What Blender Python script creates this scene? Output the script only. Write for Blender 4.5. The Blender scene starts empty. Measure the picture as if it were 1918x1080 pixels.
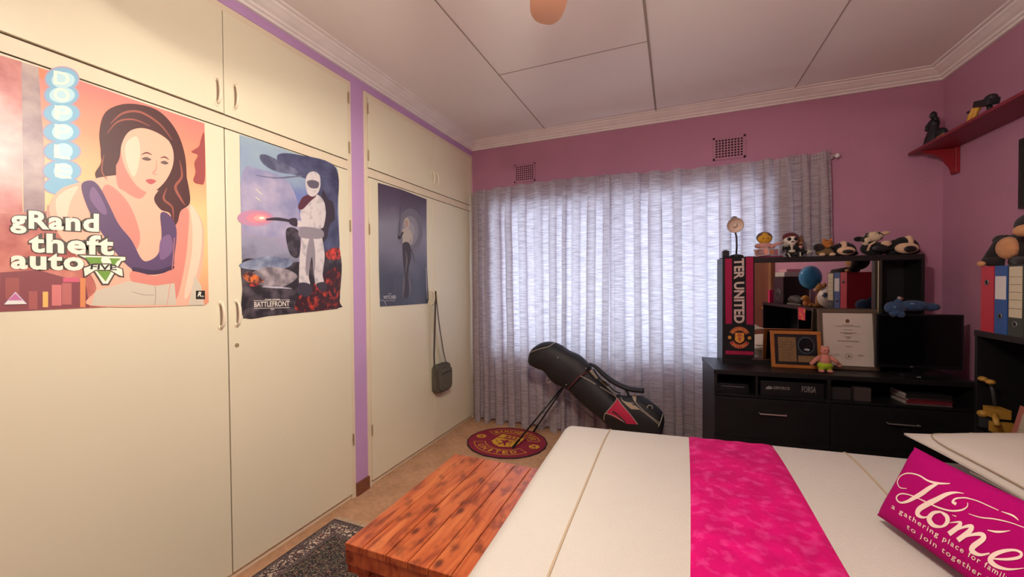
import bpy, bmesh, math, random
from mathutils import Vector, Matrix, Euler
from mathutils.bvhtree import BVHTree
from mathutils.geometry import tessellate_polygon
random.seed(7)
S = bpy.context.scene
COL = S.collection
PI = math.pi

# ---------------------------------------------------------------- camera
CR = Vector((0.92442033, 0.38129328, -0.00790495))
CU = Vector((0.00115500, 0.01792839, 0.99983861))
CF = Vector((-0.38137347, 0.92428026, -0.01613298))
CC = Vector((1.97869273, -3.69410395, 1.42301444))
FP = 737.3047692813354
cam = bpy.data.cameras.new('scene_camera'); camo = bpy.data.objects.new('scene_camera', cam); COL.objects.link(camo)
cam.sensor_width = 36; cam.lens = FP*36/1918; cam.clip_start = 0.02
camo.matrix_world = Matrix(((CR.x, CU.x, -CF.x, CC.x), (CR.y, CU.y, -CF.y, CC.y), (CR.z, CU.z, -CF.z, CC.z), (0, 0, 0, 1)))
S.camera = camo

# ---------------------------------------------------------------- world, lamps, exposure
w = bpy.data.worlds.new('world'); S.world = w; w.use_nodes = True
bg = w.node_tree.nodes['Background']; bg.inputs[0].default_value = (0.64, 0.81, 1.0, 1); bg.inputs[1].default_value = 7.4
S.view_settings.view_transform = 'Standard'; S.view_settings.look = 'None'; S.view_settings.gamma = 1
S.view_settings.use_curve_mapping = False
S.view_settings.exposure = 0.08
S.cycles.max_bounces = 8; S.cycles.diffuse_bounces = 4; S.cycles.glossy_bounces = 4; S.cycles.transparent_max_bounces = 12
S.cycles.sample_clamp_indirect = 4.0
S.cycles.use_denoising = True

HUB = Vector((1.81, -2.86))          # ceiling fan axis
def area(name, loc, direction, sx, sy, power, color, portal=False):
    l = bpy.data.lights.new(name, 'AREA'); l.shape = 'RECTANGLE'; l.size = sx; l.size_y = sy; l.energy = power; l.color = color
    if portal: l.cycles.is_portal = True
    o = bpy.data.objects.new(name, l); COL.objects.link(o); o.location = loc
    o.rotation_euler = Vector(direction).to_track_quat('-Z', 'Y').to_euler(); return o
area('window_portal', (1.45, 0.2, 1.48), (0, -1, 0), 2.5, 1.5, 1, (1, 1, 1), True)
def bulb(name, loc, power, color, r=0.03, spot=None, direction=None, blend=0.6):
    l = bpy.data.lights.new(name, 'SPOT' if spot else 'POINT'); l.energy = power; l.color = color; l.shadow_soft_size = r
    if spot: l.spot_size = math.radians(spot); l.spot_blend = blend
    o = bpy.data.objects.new(name, l); COL.objects.link(o); o.location = loc
    if direction: o.rotation_euler = Vector(direction).to_track_quat('-Z', 'Y').to_euler()
    return o
BLADE_Z = 2.37
WARM = (1.0, 0.925, 0.80)
BULB = (HUB.x+0.03, HUB.y-0.16, 2.366)
bulb('fan_bulb_and_fill', BULB, 95, WARM, 0.028)
for k in (1, 2):
    a = math.radians(-79+120*k); P2 = (HUB.x+0.163*math.cos(a), HUB.y+0.163*math.sin(a), 2.235)
    bulb('fan_bulb_and_fill', P2, 25, WARM, 0.028)  # added fill lamps, unseen, softening the light of the main bulb
    bulb('added_left_fill', P2, 62, WARM, 0.028, 126, (-1, 0.32, -0.80), 1.0)  # added spots aimed left to brighten cupboards and bed, no real bulbs

# ---------------------------------------------------------------- helpers
def hexc(h):
    h = h.lstrip('#'); c = [int(h[i:i+2], 16)/255 for i in (0, 2, 4)]
    return tuple(x/12.92 if x <= 0.04045 else ((x+0.055)/1.055)**2.4 for x in c)
MATS = {}
def M(name, col='888888', rough=0.6, metal=0.0, noise=None, bump=None, stretch=(1, 1, 1), spec=0.5, sheen=0, coat=0, two=None, emit=None):
    """noise=(scale, amount) darkens/lightens; two=(hex, scale, lo, hi) mixes a second colour by noise"""
    if name in MATS: return MATS[name]
    m = bpy.data.materials.new(name); m.use_nodes = True; nt = m.node_tree; N = nt.nodes; L = nt.links
    b = N['Principled BSDF']; c = hexc(col) + (1,)
    b.inputs['Base Color'].default_value = c; b.inputs['Roughness'].default_value = rough; b.inputs['Metallic'].default_value = metal
    b.inputs['Specular IOR Level'].default_value = spec
    if sheen: b.inputs['Sheen Weight'].default_value = sheen
    if coat: b.inputs['Coat Weight'].default_value = coat; b.inputs['Coat Roughness'].default_value = 0.12
    if noise or bump or two:
        tc = N.new('ShaderNodeTexCoord'); mp = N.new('ShaderNodeMapping'); mp.inputs['Scale'].default_value = stretch
        L.new(tc.outputs['Object'], mp.inputs[0])
    out = None
    if two:
        t = N.new('ShaderNodeTexNoise'); t.inputs['Scale'].default_value = two[1]; t.inputs['Detail'].default_value = 6; L.new(mp.outputs[0], t.inputs[0])
        mr = N.new('ShaderNodeMapRange'); mr.inputs[1].default_value = two[2]; mr.inputs[2].default_value = two[3]; L.new(t.outputs[0], mr.inputs[0])
        mx = N.new('ShaderNodeMix'); mx.data_type = 'RGBA'; mx.inputs[6].default_value = c; mx.inputs[7].default_value = hexc(two[0]) + (1,)
        L.new(mr.outputs[0], mx.inputs[0]); out = mx.outputs[2]
    if noise:
        t = N.new('ShaderNodeTexNoise'); t.inputs['Scale'].default_value = noise[0]; t.inputs['Detail'].default_value = 5; L.new(mp.outputs[0], t.inputs[0])
        mr = N.new('ShaderNodeMapRange'); mr.inputs[1].default_value = 0.25; mr.inputs[2].default_value = 0.75
        mr.inputs[3].default_value = 1-noise[1]; mr.inputs[4].default_value = 1+noise[1]*0.6; L.new(t.outputs[0], mr.inputs[0])
        mx = N.new('ShaderNodeMix'); mx.data_type = 'RGBA'; mx.blend_type = 'MULTIPLY'; mx.inputs[0].default_value = 1
        if out: L.new(out, mx.inputs[6])
        else: mx.inputs[6].default_value = c
        L.new(mr.outputs[0], mx.inputs[7]); out = mx.outputs[2]
    if out: L.new(out, b.inputs['Base Color'])
    if bump:
        t = N.new('ShaderNodeTexNoise'); t.inputs['Scale'].default_value = bump[0]; t.inputs['Detail'].default_value = 4; L.new(mp.outputs[0], t.inputs[0])
        bp = N.new('ShaderNodeBump'); bp.inputs['Strength'].default_value = bump[1]; bp.inputs['Distance'].default_value = 0.01
        L.new(t.outputs[0], bp.inputs['Height']); L.new(bp.outputs[0], b.inputs['Normal'])
    if emit:
        b.inputs['Emission Color'].default_value = hexc(emit[0]) + (1,); b.inputs['Emission Strength'].default_value = emit[1]
    m.diffuse_color = c; MATS[name] = m; return m
def grad(name, axis, lo, hi, stops, rough=0.4, noise=None, coat=0.0):
    """printed picture with a colour ramp along an axis of the object"""
    m = M(name, 'ffffff', rough); nt = m.node_tree; N = nt.nodes; L = nt.links; b = N['Principled BSDF']
    tc = N.new('ShaderNodeTexCoord'); sp = N.new('ShaderNodeSeparateXYZ'); L.new(tc.outputs['Object'], sp.inputs[0])
    mr = N.new('ShaderNodeMapRange'); mr.inputs[1].default_value = lo; mr.inputs[2].default_value = hi; L.new(sp.outputs[axis], mr.inputs[0])
    f = mr.outputs[0]
    if noise:
        t = N.new('ShaderNodeTexNoise'); t.inputs['Scale'].default_value = noise[0]; t.inputs['Detail'].default_value = 6; L.new(tc.outputs['Object'], t.inputs[0])
        ma = N.new('ShaderNodeMath'); ma.operation = 'MULTIPLY_ADD'; ma.inputs[1].default_value = noise[1]; L.new(t.outputs[0], ma.inputs[0])
        mb = N.new('ShaderNodeMath'); mb.operation = 'SUBTRACT'; mb.inputs[1].default_value = noise[1]*0.5; L.new(f, ma.inputs[2]); L.new(ma.outputs[0], mb.inputs[0]); f = mb.outputs[0]
    r = N.new('ShaderNodeValToRGB'); L.new(f, r.inputs[0]); e = r.color_ramp.elements
    while len(e) < len(stops): e.new(0.5)
    for k, (p, h) in enumerate(stops): e[k].position = p; e[k].color = hexc(h) + (1,)
    L.new(r.outputs[0], b.inputs['Base Color'])
    if coat: b.inputs['Coat Weight'].default_value = coat
    return m

class MB:
    def __init__(s): s.v = []; s.f = []; s.mi = []; s.mats = []; s.cur = 0; s.T = None
    def mat(s, m):
        if m not in s.mats: s.mats.append(m)
        s.cur = s.mats.index(m); return s
    def add(s, vs, fs):
        o = len(s.v)
        s.v += [(s.T @ Vector(p)) if s.T else Vector(p) for p in vs]
        s.f += [tuple(i+o for i in f) for f in fs]; s.mi += [s.cur]*len(fs); return s
    def box(s, c, size, rot=None):
        hx, hy, hz = [a/2 for a in size]; R = Euler(rot).to_matrix() if rot else Matrix.Identity(3)
        vs = [Vector(c) + R @ Vector((x*hx, y*hy, z*hz)) for x in (-1, 1) for y in (-1, 1) for z in (-1, 1)]
        return s.add(vs, [(0, 1, 3, 2), (4, 6, 7, 5), (0, 4, 5, 1), (2, 3, 7, 6), (0, 2, 6, 4), (1, 5, 7, 3)])
    def span(s, a, b):
        return s.box([(a[i]+b[i])/2 for i in range(3)], [abs(b[i]-a[i]) for i in range(3)])
    def path(s, pts, r, seg=8, caps=True, flat=None):
        """tube along points; r number or list; flat=(ry/rx) squashes"""
        pts = [Vector(p) for p in pts]; n = len(pts); rs = r if isinstance(r, (list, tuple)) else [r]*n
        vs = []; fs = []; up = None
        for i, p in enumerate(pts):
            t = (pts[min(i+1, n-1)] - pts[max(i-1, 0)]).normalized()
            if up is None: up = Vector((0, 0, 1)) if abs(t.z) < 0.9 else Vector((0, 1, 0))
            a = t.cross(up).normalized(); b = a.cross(t).normalized(); up = b
            for k in range(seg):
                th = 2*PI*k/seg; vs.append(p + a*math.cos(th)*rs[i] + b*math.sin(th)*rs[i]*(flat or 1))
        for i in range(n-1):
            for k in range(seg):
                k2 = (k+1) % seg; fs.append((i*seg+k, i*seg+k2, (i+1)*seg+k2, (i+1)*seg+k))
        if caps: fs.append(tuple(range(seg))[::-1]); fs.append(tuple((n-1)*seg+k for k in range(seg)))
        return s.add(vs, fs)
    def cyl(s, a, b, r, r2=None, seg=20): return s.path([a, b], [r, r if r2 is None else r2], seg)
    def ell(s, c, rad, rot=None, nu=16, nv=10):
        R = Euler(rot).to_matrix() if rot else Matrix.Identity(3); c = Vector(c); vs = [c + R @ Vector((0, 0, rad[2]))]; fs = []
        for j in range(1, nv):
            ph = PI*j/nv
            for i in range(nu):
                th = 2*PI*i/nu; vs.append(c + R @ Vector((rad[0]*math.sin(ph)*math.cos(th), rad[1]*math.sin(ph)*math.sin(th), rad[2]*math.cos(ph))))
        vs.append(c + R @ Vector((0, 0, -rad[2])))
        for i in range(nu): fs.append((0, 1+i, 1+(i+1) % nu))
        for j in range(nv-2):
            for i in range(nu): a = 1+j*nu+i; b = 1+j*nu+(i+1) % nu; fs.append((a, a+nu, b+nu, b))
        l = len(vs)-1; o = 1+(nv-2)*nu
        for i in range(nu): fs.append((l, o+(i+1) % nu, o+i))
        return s.add(vs, fs)
    def lathe(s, c, prof, seg=24, axis=None):
        """prof: (r, z) list about c"""
        Q = Vector((0, 0, 1)).rotation_difference(Vector(axis)) if axis else None; vs = []; fs = []; c = Vector(c)
        for r, z in prof:
            for k in range(seg):
                th = 2*PI*k/seg; p = Vector((r*math.cos(th), r*math.sin(th), z)); vs.append(c + (Q @ p if Q else p))
        for j in range(len(prof)-1):
            for k in range(seg): k2 = (k+1) % seg; fs.append((j*seg+k, j*seg+k2, (j+1)*seg+k2, (j+1)*seg+k))
        return s.add(vs, fs)
    def rings(s, rings, close=True, caps=False):
        n = len(rings[0]); vs = [p for r in rings for p in r]; fs = []
        for j in range(len(rings)-1):
            for k in range(n if close else n-1): k2 = (k+1) % n; fs.append((j*n+k, j*n+k2, (j+1)*n+k2, (j+1)*n+k))
        if caps: fs.append(tuple(range(n))[::-1]); fs.append(tuple((len(rings)-1)*n+k for k in range(n)))
        return s.add(vs, fs)
    def grid(s, fn, nu, nv):
        return s.rings([[fn(i/nu, j/nv) for i in range(nu+1)] for j in range(nv+1)], close=False)
    def poly(s, pts3):
        pts3 = [Vector(p) for p in pts3]; tr = tessellate_polygon([pts3]); return s.add(pts3, [tuple(t) for t in tr])
    def prism(s, pts3, off):
        """closed outline of 3-D points thickened by the vector off"""
        pts3 = [Vector(p) for p in pts3]; off = Vector(off); n = len(pts3); tr = [tuple(t) for t in tessellate_polygon([pts3])]
        fs = tr + [tuple(i+n for i in t[::-1]) for t in tr] + [(i, (i+1) % n, n+(i+1) % n, n+i) for i in range(n)]
        return s.add(pts3 + [p+off for p in pts3], fs)
    def obj(s, name, m=None, parent=None, smooth=False, bevel=0, world=False, seg=2, kind=None, solid=0, sub=0):
        me = bpy.data.meshes.new(name); vs = s.v
        if parent is not None and world:
            W = wm(parent).inverted(); vs = [W @ p for p in vs]
        me.from_pydata([tuple(p) for p in vs], [], s.f); mats = s.mats or [m]
        for q in mats: me.materials.append(q)
        if s.mats: me.polygons.foreach_set('material_index', s.mi)
        bm = bmesh.new(); bm.from_mesh(me); bmesh.ops.recalc_face_normals(bm, faces=bm.faces); bm.to_mesh(me); bm.free()
        if smooth: me.polygons.foreach_set('use_smooth', [True]*len(me.polygons))
        o = bpy.data.objects.new(name, me); COL.objects.link(o)
        if parent is not None: o.parent = parent
        if bevel:
            b = o.modifiers.new('bevel', 'BEVEL'); b.width = bevel; b.segments = seg; b.limit_method = 'ANGLE'; b.angle_limit = 0.7
        if solid:
            b = o.modifiers.new('solid', 'SOLIDIFY'); b.thickness = solid; b.offset = 0
        if sub:
            b = o.modifiers.new('sub', 'SUBSURF'); b.levels = sub; b.render_levels = sub
        if kind: o['kind'] = kind
        return o
def wm(o):
    m = Matrix.Translation(o.location) @ o.rotation_euler.to_matrix().to_4x4()
    return (wm(o.parent) @ m) if o.parent else m
def tag(o, label, cat, group=None):
    o['label'] = label; o['category'] = cat
    if group: o['group'] = group
    return o
def thing(name, label, cat, loc=(0, 0, 0), rz=0, group=None, rot=None):
    o = bpy.data.objects.new(name, None); COL.objects.link(o); o.location = loc; o.rotation_euler = rot or (0, 0, rz)
    o.empty_display_size = 0.05
    return tag(o, label, cat, group)
def struct(mb, name, m=None, parent=None, **k):
    o = mb.obj(name, m, parent, **k)
    if parent is None: o['kind'] = 'structure'
    return o
AX = {'x': 0, 'y': 1, 'z': 2}
def ray(px, py): return CR*((px-959)/FP) - CU*((py-540)/FP) + CF
def at(px, py, ax, val):
    """the point of a real plane (x, y or z = val) that the photograph shows at a pixel"""
    d = ray(px, py); i = AX[ax]; return CC + d*((val-CC[i])/d[i])
def onplane(px, py, p0, n):
    d = ray(px, py); return CC + d*((Vector(p0)-CC).dot(n)/d.dot(n))
def smooth_closed(pts, k=6):
    n = len(pts); out = []
    for i in range(n):
        p0, p1, p2, p3 = [pts[(i+j-1) % n] for j in range(4)]
        for q in range(k):
            t = q/k
            out.append(tuple(0.5*((2*p1[a]) + (-p0[a]+p2[a])*t + (2*p0[a]-5*p1[a]+4*p2[a]-p3[a])*t*t + (-p0[a]+3*p1[a]-3*p2[a]+p3[a])*t**3) for a in range(len(p1))))
    return out
def smooth_open(pts, k=6):
    out = []; n = len(pts)
    for i in range(n-1):
        P = [pts[max(i-1, 0)], pts[i], pts[i+1], pts[min(i+2, n-1)]]
        for q in range(k):
            t = q/k
            out.append(tuple(0.5*((2*P[1][a]) + (-P[0][a]+P[2][a])*t + (2*P[0][a]-5*P[1][a]+4*P[2][a]-P[3][a])*t*t + (-P[0][a]+3*P[1][a]-3*P[2][a]+P[3][a])*t**3) for a in range(len(P[1]))))
    out.append(tuple(pts[-1])); return out
def text_mesh(s, offset=0.0, shear=0.0, spacing=1.0):
    """(verts in the unit box, faces) of filled lettering"""
    c = bpy.data.curves.new('lettering', 'FONT'); c.body = s; c.offset = offset; c.shear = shear; c.space_character = spacing; c.resolution_u = 3
    o = bpy.data.objects.new('lettering', c); COL.objects.link(o)
    dg = bpy.context.evaluated_depsgraph_get(); me = bpy.data.meshes.new_from_object(o.evaluated_get(dg))
    v = [p.co.copy() for p in me.vertices]; f = [tuple(p.vertices) for p in me.polygons]
    bpy.data.objects.remove(o); bpy.data.curves.remove(c); bpy.data.meshes.remove(me)
    x0 = min(p.x for p in v); x1 = max(p.x for p in v); y0 = min(p.y for p in v); y1 = max(p.y for p in v)
    return [((p.x-x0)/(x1-x0), (p.y-y0)/(y1-y0)) for p in v], f
class Art:
    """flat printing on a surface: proj maps drawing coordinates to 3-D points, each layer a hair above the last"""
    def __init__(s, proj, normal, step=0.0005, start=1):
        s.p = proj; s.n = Vector(normal); s.k = start; s.step = step; s.mb = MB()
    def _put(s, pts, fs, mat):
        s.mb.mat(mat); s.mb.add([s.p(*q) + s.n*(s.k*s.step) for q in pts], fs); s.k += 1
    def shape(s, pts, mat, k=6, smooth=True):
        if smooth: pts = smooth_closed(pts, k)
        tr = tessellate_polygon([[Vector((a[0], a[1], 0)) for a in pts]]); s._put(pts, [tuple(t) for t in tr], mat); return s
    def flat(s, pts, mat): return s.shape(pts, mat, smooth=False)
    def disc(s, c, rx, ry, mat, n=24): return s.flat([(c[0]+rx*math.cos(2*PI*i/n), c[1]+ry*math.sin(2*PI*i/n)) for i in range(n)], mat)
    def line(s, pts, mat, k=8):
        """tapered stroke: points (x, y, width)"""
        q = smooth_open(pts, k); vs = []; fs = []
        for i, p in enumerate(q):
            a = q[max(i-1, 0)]; b = q[min(i+1, len(q)-1)]; dx, dy = b[0]-a[0], b[1]-a[1]; l = math.hypot(dx, dy) or 1
            vs += [(p[0]-dy/l*p[2]/2, p[1]+dx/l*p[2]/2), (p[0]+dy/l*p[2]/2, p[1]-dx/l*p[2]/2)]
            if i: fs.append((2*i-2, 2*i-1, 2*i+1, 2*i))
        s._put(vs, fs, mat); return s
    def text(s, t, bl, br, tr, tl, mat, offset=0.0, shear=0.0, spacing=1.0):
        v, f = text_mesh(t, offset, shear, spacing)
        pts = [tuple((bl[i]*(1-a)+br[i]*a)*(1-b) + (tl[i]*(1-a)+tr[i]*a)*b for i in (0, 1)) for a, b in v]
        s._put(pts, f, mat); return s
    def box(s, x0, y0, x1, y1, mat): return s.flat([(x0, y0), (x1, y0), (x1, y1), (x0, y1)], mat)
def copy_tree(o, parent=None):
    c = o.copy(); COL.objects.link(c); c.parent = parent
    for ch in list(o.children): copy_tree(ch, c)
    return c
# ================================================================ ROOM
CEIL = 2.87; W = 3.71; YB = 0.0; YF = -4.5
pink = M('pink_paint', 'b47e96', 0.75, noise=(3, 0.06), bump=(60, 0.15))
lilac = M('lilac_paint', 'be96c4', 0.75, noise=(4, 0.05), bump=(60, 0.15))
cream = M('cream_gloss_paint', 'e2dabe', 0.38, noise=(1.3, 0.05), bump=(9, 0.06))
creamf = M('cream_frame_paint', 'e2d3b8', 0.42, noise=(5, 0.05))
white = M('ceiling_paint', 'f0e8de', 0.8, noise=(1.5, 0.05), bump=(3, 0.1))
cornm = M('cornice_plaster', 'efe8e0', 0.7, noise=(8, 0.07))
seam = M('ceiling_seam', 'a09082', 0.8)
carpet = M('floor_carpet', 'c89c78', 0.95, noise=(30, 0.18), bump=(220, 0.5), two=('b08660', 5, 0.4, 0.8))
struct(MB().span((-0.7, YF-0.1, -0.1), (W+0.1, 0.25, 0)), 'floor', carpet)
struct(MB().span((-0.7, YF-0.1, CEIL), (W+0.1, 0.25, CEIL+0.1)), 'ceiling', white)
b = MB()
for x in (0.848, 1.835, 2.82): b.span((x-0.0022 if x != 1.835 else x-0.007, YF, CEIL-0.004), (x+0.0022 if x != 1.835 else x+0.007, -0.1, CEIL+0.002))
b.span((0.848, -1.1615, CEIL-0.003), (1.835, -1.158, CEIL+0.002)); b.span((2.82, -2.0965, CEIL-0.003), (W, -2.093, CEIL+0.002)); b.span((0.1, -2.4965, CEIL-0.003), (0.848, -2.493, CEIL+0.002))
struct(b, 'trim_4', seam)
# back wall with window opening (x .27-2.66, z .75-2.2)
b = MB(); X0, X1, Z0, Z1 = 0.27, 2.66, 0.74, 2.17
b.span((0, 0, 0), (X0, 0.2, CEIL)); b.span((X1, 0, 0), (W, 0.2, CEIL)); b.span((X0, 0, 0), (X1, 0.2, Z0)); b.span((X0, 0, Z1), (X1, 0.2, CEIL))
struct(b, 'wall_back', pink)
struct(MB().span((W, YF, 0), (W+0.1, 0.2, CEIL)), 'wall_right', pink)
struct(MB().span((-0.7, YF-0.1, 0), (W+0.1, YF, CEIL)), 'wall_front', pink)
b = MB(); b.span((-0.7, YF, 0), (-0.62, 0.2, CEIL))                       # behind the cupboards
b.span((-0.62, -1.684, 0), (0.006, -1.566, 2.75)); b.span((-0.62, -4.5, 2.75), (0.006, 0, CEIL)); b.span((-0.62, -4.5, 0), (0.006, -3.33, 2.75))
struct(b, 'wall_left', lilac)
# brown tile skirting on the pillar
struct(MB().span((0.006, -1.684, 0), (0.022, -1.566, 0.085)), 'baseboard_left', M('brown_tile', '7d4a35', 0.5, noise=(30, 0.3)))
# cornice profile (distance from wall, height)
prof = [(0, 2.80), (0.018, 2.80), (0.022, 2.812), (0.035, 2.816), (0.04, 2.826), (0.058, 2.834), (0.08, 2.848), (0.094, 2.855), (0.098, 2.862), (0.118, 2.864), (0.122, CEIL), (0, CEIL)]
def corn(name, f):
    b = MB(); b.rings([[f(d, z, 0) for d, z in prof], [f(d, z, 1) for d, z in prof]], caps=True); return struct(b, name, cornm)
corn('trim_1', lambda d, z, e: (0.006+d, YF if not e else -d, z))
corn('trim_2', lambda d, z, e: (0.006+d if not e else W-d, -d, z))
corn('trim_3', lambda d, z, e: (W-d, YF if not e else -d, z))
corn('trim_5', lambda d, z, e: (0.0 if not e else W, YF+d, z))
# window frame and panes
steel = M('window_steel', 'd8d8d4', 0.4)
b = MB()
for x in (X0, X0+0.6, 1.46, X1-0.6, X1): b.span((x-0.018, 0.1, Z0), (x+0.018, 0.13, Z1))
for z in (Z0, 1.75, Z1): b.span((X0, 0.1, z-0.018), (X1, 0.13, z+0.018))
wf = struct(b, 'window_1', steel)
gm = bpy.data.materials.new('window_glass'); gm.use_nodes = True; nt = gm.node_tree
for n in list(nt.nodes): nt.nodes.remove(n)
o_ = nt.nodes.new('ShaderNodeOutputMaterial'); t_ = nt.nodes.new('ShaderNodeBsdfTransparent'); g_ = nt.nodes.new('ShaderNodeBsdfGlossy'); x_ = nt.nodes.new('ShaderNodeMixShader')
g_.inputs['Roughness'].default_value = 0.02; x_.inputs[0].default_value = 0.06
nt.links.new(t_.outputs[0], x_.inputs[1]); nt.links.new(g_.outputs[0], x_.inputs[2]); nt.links.new(x_.outputs[0], o_.inputs[0])
MB().span((X0, 0.112, Z0), (X1, 0.116, Z1)).obj('window_pane', gm, wf)
MB().span((X0, 0.0, Z0-0.02), (X1, 0.1, Z0)).obj('window_sill', M('sill', 'c9c2b8', 0.5), wf)
# air vents above the curtains
ventm = M('vent_paint', 'b07c92', 0.7); dark = M('vent_shade_paint', '1c1214', 0.9)
def vent(x0, x1, z0, z1, label):
    t = thing('air_vent', label, 'vent', ((x0+x1)/2, 0, z0), group='air vents above the curtains'); b = MB()
    fr = 0.018; y0, y1 = -0.010, -0.002
    b.span((x0, y0, z0), (x1, y1, z0+fr)); b.span((x0, y0, z1-fr), (x1, y1, z1)); b.span((x0, y0, z0), (x0+fr, y1, z1)); b.span((x1-fr, y0, z0), (x1, y1, z1))
    b.obj('vent_frame', ventm, t, world=True, bevel=0.002)
    g = MB(); nx, nz = 9, 7; gx0, gx1, gz0, gz1 = x0+fr, x1-fr, z0+fr, z1-fr
    for i in range(nx+1): x = gx0+(gx1-gx0)*i/nx; g.span((x-0.0042, -0.008, gz0), (x+0.0042, -0.002, gz1))
    for j in range(nz+1): z = gz0+(gz1-gz0)*j/nz; g.span((gx0, -0.0075, z-0.0042), (gx1, -0.002, z+0.0042))
    g.obj('vent_grille', ventm, t, world=True)
    MB().span((gx0, -0.002, gz0), (gx1, -0.0005, gz1)).obj('vent_hole_shade', dark, t, world=True)  # dark sheet painted as the shade inside the vent holes
vent(0.49, 0.715, 2.418, 2.60, 'pink painted air vent above the curtain nearest the cupboards')
vent(2.275, 2.515, 2.418, 2.605, 'pink painted air vent above the right curtain near its middle')

# ================================================================ BUILT-IN CUPBOARDS
hm = M('cream_handle', 'e9ddc4', 0.3); brass = M('hinge_metal', 'b9a684', 0.4, 0.6)
def handle(parent, y, z, h=0.115):
    b = MB(); pts = []
    for i in range(9):
        a = PI*i/8; pts.append((0.018+0.030*math.sin(a)**0.6, y, z-h/2+h*(1-math.cos(a))/2))
    b.path(pts, 0.0065, 8); b.ell((0.021, y, z-h/2), (0.004, 0.010, 0.012)); b.ell((0.021, y, z+h/2), (0.004, 0.010, 0.012))
    return b.obj('handle', hm, parent, smooth=True, world=True)
def door(parent, name, y0, y1, z0, z1, hy, hz, hinge_y, proud=0.0, keyhole=False, hh=0.115):
    d = MB().span((0.002, y0+0.0025, z0+0.0025), (0.019+proud, y1-0.0025, z1-0.0025)).obj(name, cream, parent, bevel=0.002, world=True)
    h = handle(d, hy, hz, hh)
    if proud: h.location.x += proud
    for z in (z0+0.17*(z1-z0), z1-0.17*(z1-z0)):
        b = MB()
        for k in range(3): b.cyl((0.024, hinge_y, z-0.036+k*0.025), (0.024, hinge_y, z-0.013+k*0.025), 0.0042, seg=8)
        b.obj('hinge', brass, d, world=True)
    if keyhole:
        b = MB(); b.lathe((0.019, hy, hz-0.155), [(0, 0.003), (0.009, 0.003), (0.011, 0)], axis=(1, 0, 0)); b.obj('keyhole', brass, d, world=True)
    return d
def cupboard(label, y0, y1, split, n):
    t = thing('built_in_cupboard', label, 'cupboard', (0, (y0+y1)/2, 0), group='built-in cupboards along the left wall')
    f = 0.032; zb, zr0, zr1, zt = 0.045, 2.165, 2.222, 2.712; b = MB()
    b.span((-0.55, y0, 0), (0.012, y0+f, 2.745)); b.span((-0.55, y1-f, 0), (0.012, y1, 2.745)); b.span((-0.55, y0+f, zt), (0.012, y1-f, 2.745))
    b.span((-0.05, y0+f, zr0), (0.012, y1-f, zr1)); b.span((-0.05, y0+f, 0), (0.0, y1-f, zb)); b.span((-0.56, y0, 0), (-0.55, y1, 2.745))
    b.obj('frame', creamf, t, world=True, bevel=0.0015)
    c = MB().span((-0.5, y0+f, 0.03), (-0.03, y1-f, 0.05)); c.obj('shelf', creamf, t, world=True)
    return t, f
t, f = cupboard('nearer cream built-in cupboard with the two larger posters on its doors', -3.33, -1.684, -2.483, 2)
door(t, 'door', -3.298, -2.483, 0.035, 2.160, -2.517, 1.279, -3.30)
door(t, 'door', -2.483, -1.716, 0.035, 2.160, -2.444, 1.283, -1.712, keyhole=True)
door(t, 'upper_door', -3.298, -2.483, 2.224, 2.712, -2.516, 2.316, -3.30, hh=0.112, proud=0.004)
door(t, 'upper_door', -2.483, -1.716, 2.224, 2.712, -2.435, 2.326, -1.712, hh=0.112)
t2, f = cupboard('farther cream built-in cupboard with a shoulder bag hanging from its handle', -1.566, -0.004, -0.755, 2)
door(t2, 'door', -1.534, -0.757, 0.035, 2.160, -0.787, 1.296, -1.538)
door(t2, 'door', -0.757, -0.036, 0.035, 2.160, -0.735, 1.300, -0.032)
door(t2, 'upper_door', -1.534, -0.741, 2.224, 2.712, -0.765, 2.335, -1.538, hh=0.112)
door(t2, 'upper_door', -0.741, -0.036, 2.224, 2.712, -0.700, 2.335, -0.032, hh=0.112)

# brown door on the right wall (seen in the mirror)
dm = M('brown_door_wood', '6b4026', 0.45, noise=(4, 0.3), stretch=(1, 6, 0.5))
d1 = MB().span((W-0.035, -3.75, 0.005), (W-0.002, -2.98, 2.03)); d1 = struct(d1, 'door_1', dm)
b = MB(); b.span((W-0.05, -2.97, 0), (W-0.001, -2.90, 2.1)); b.span((W-0.05, -3.83, 0), (W-0.001, -3.76, 2.1)); b.span((W-0.05, -3.83, 2.04), (W-0.001, -2.90, 2.1)); b.obj('door_frame', M('door_frame_wood', '8a6238', 0.5, noise=(6, 0.2)), d1)
b = MB(); b.path([(W-0.05, -3.06, 1.05), (W-0.08, -3.06, 1.05), (W-0.085, -3.10, 1.05), (W-0.085, -3.17, 1.045)], 0.008); b.obj('door_handle', M('brass', 'b89048', 0.25, 1), d1, smooth=True)

# ================================================================ CEILING FAN
fan = thing('ceiling_fan', 'ceiling fan with wooden blades and a light, only one blade tip in the photo', 'ceiling fan', (HUB.x, HUB.y, CEIL))
blm = M('blade_wood', '9c6c54', 0.35, noise=(5, 0.15), stretch=(1, 1, 1), coat=0.3); fmet = M('fan_metal', 'd8d0c4', 0.35, 0.3)
b = MB(); b.lathe((0, 0, -0.07), [(0, 0.07), (0.07, 0.07), (0.065, 0.04), (0.02, 0.0), (0.016, 0)]); b.obj('canopy', fmet, fan, smooth=True)
MB().cyl((0, 0, -0.06), (0, 0, BLADE_Z-CEIL+0.08), 0.013).obj('rod', fmet, fan, smooth=True)
zb = BLADE_Z-CEIL
b = MB(); b.lathe((0, 0, zb), [(0, 0.10), (0.06, 0.10), (0.105, 0.07), (0.115, 0.03), (0.105, 0.012), (0.05, 0.012), (0, 0.012)]); b.obj('motor_housing', fmet, fan, smooth=True)
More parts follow.
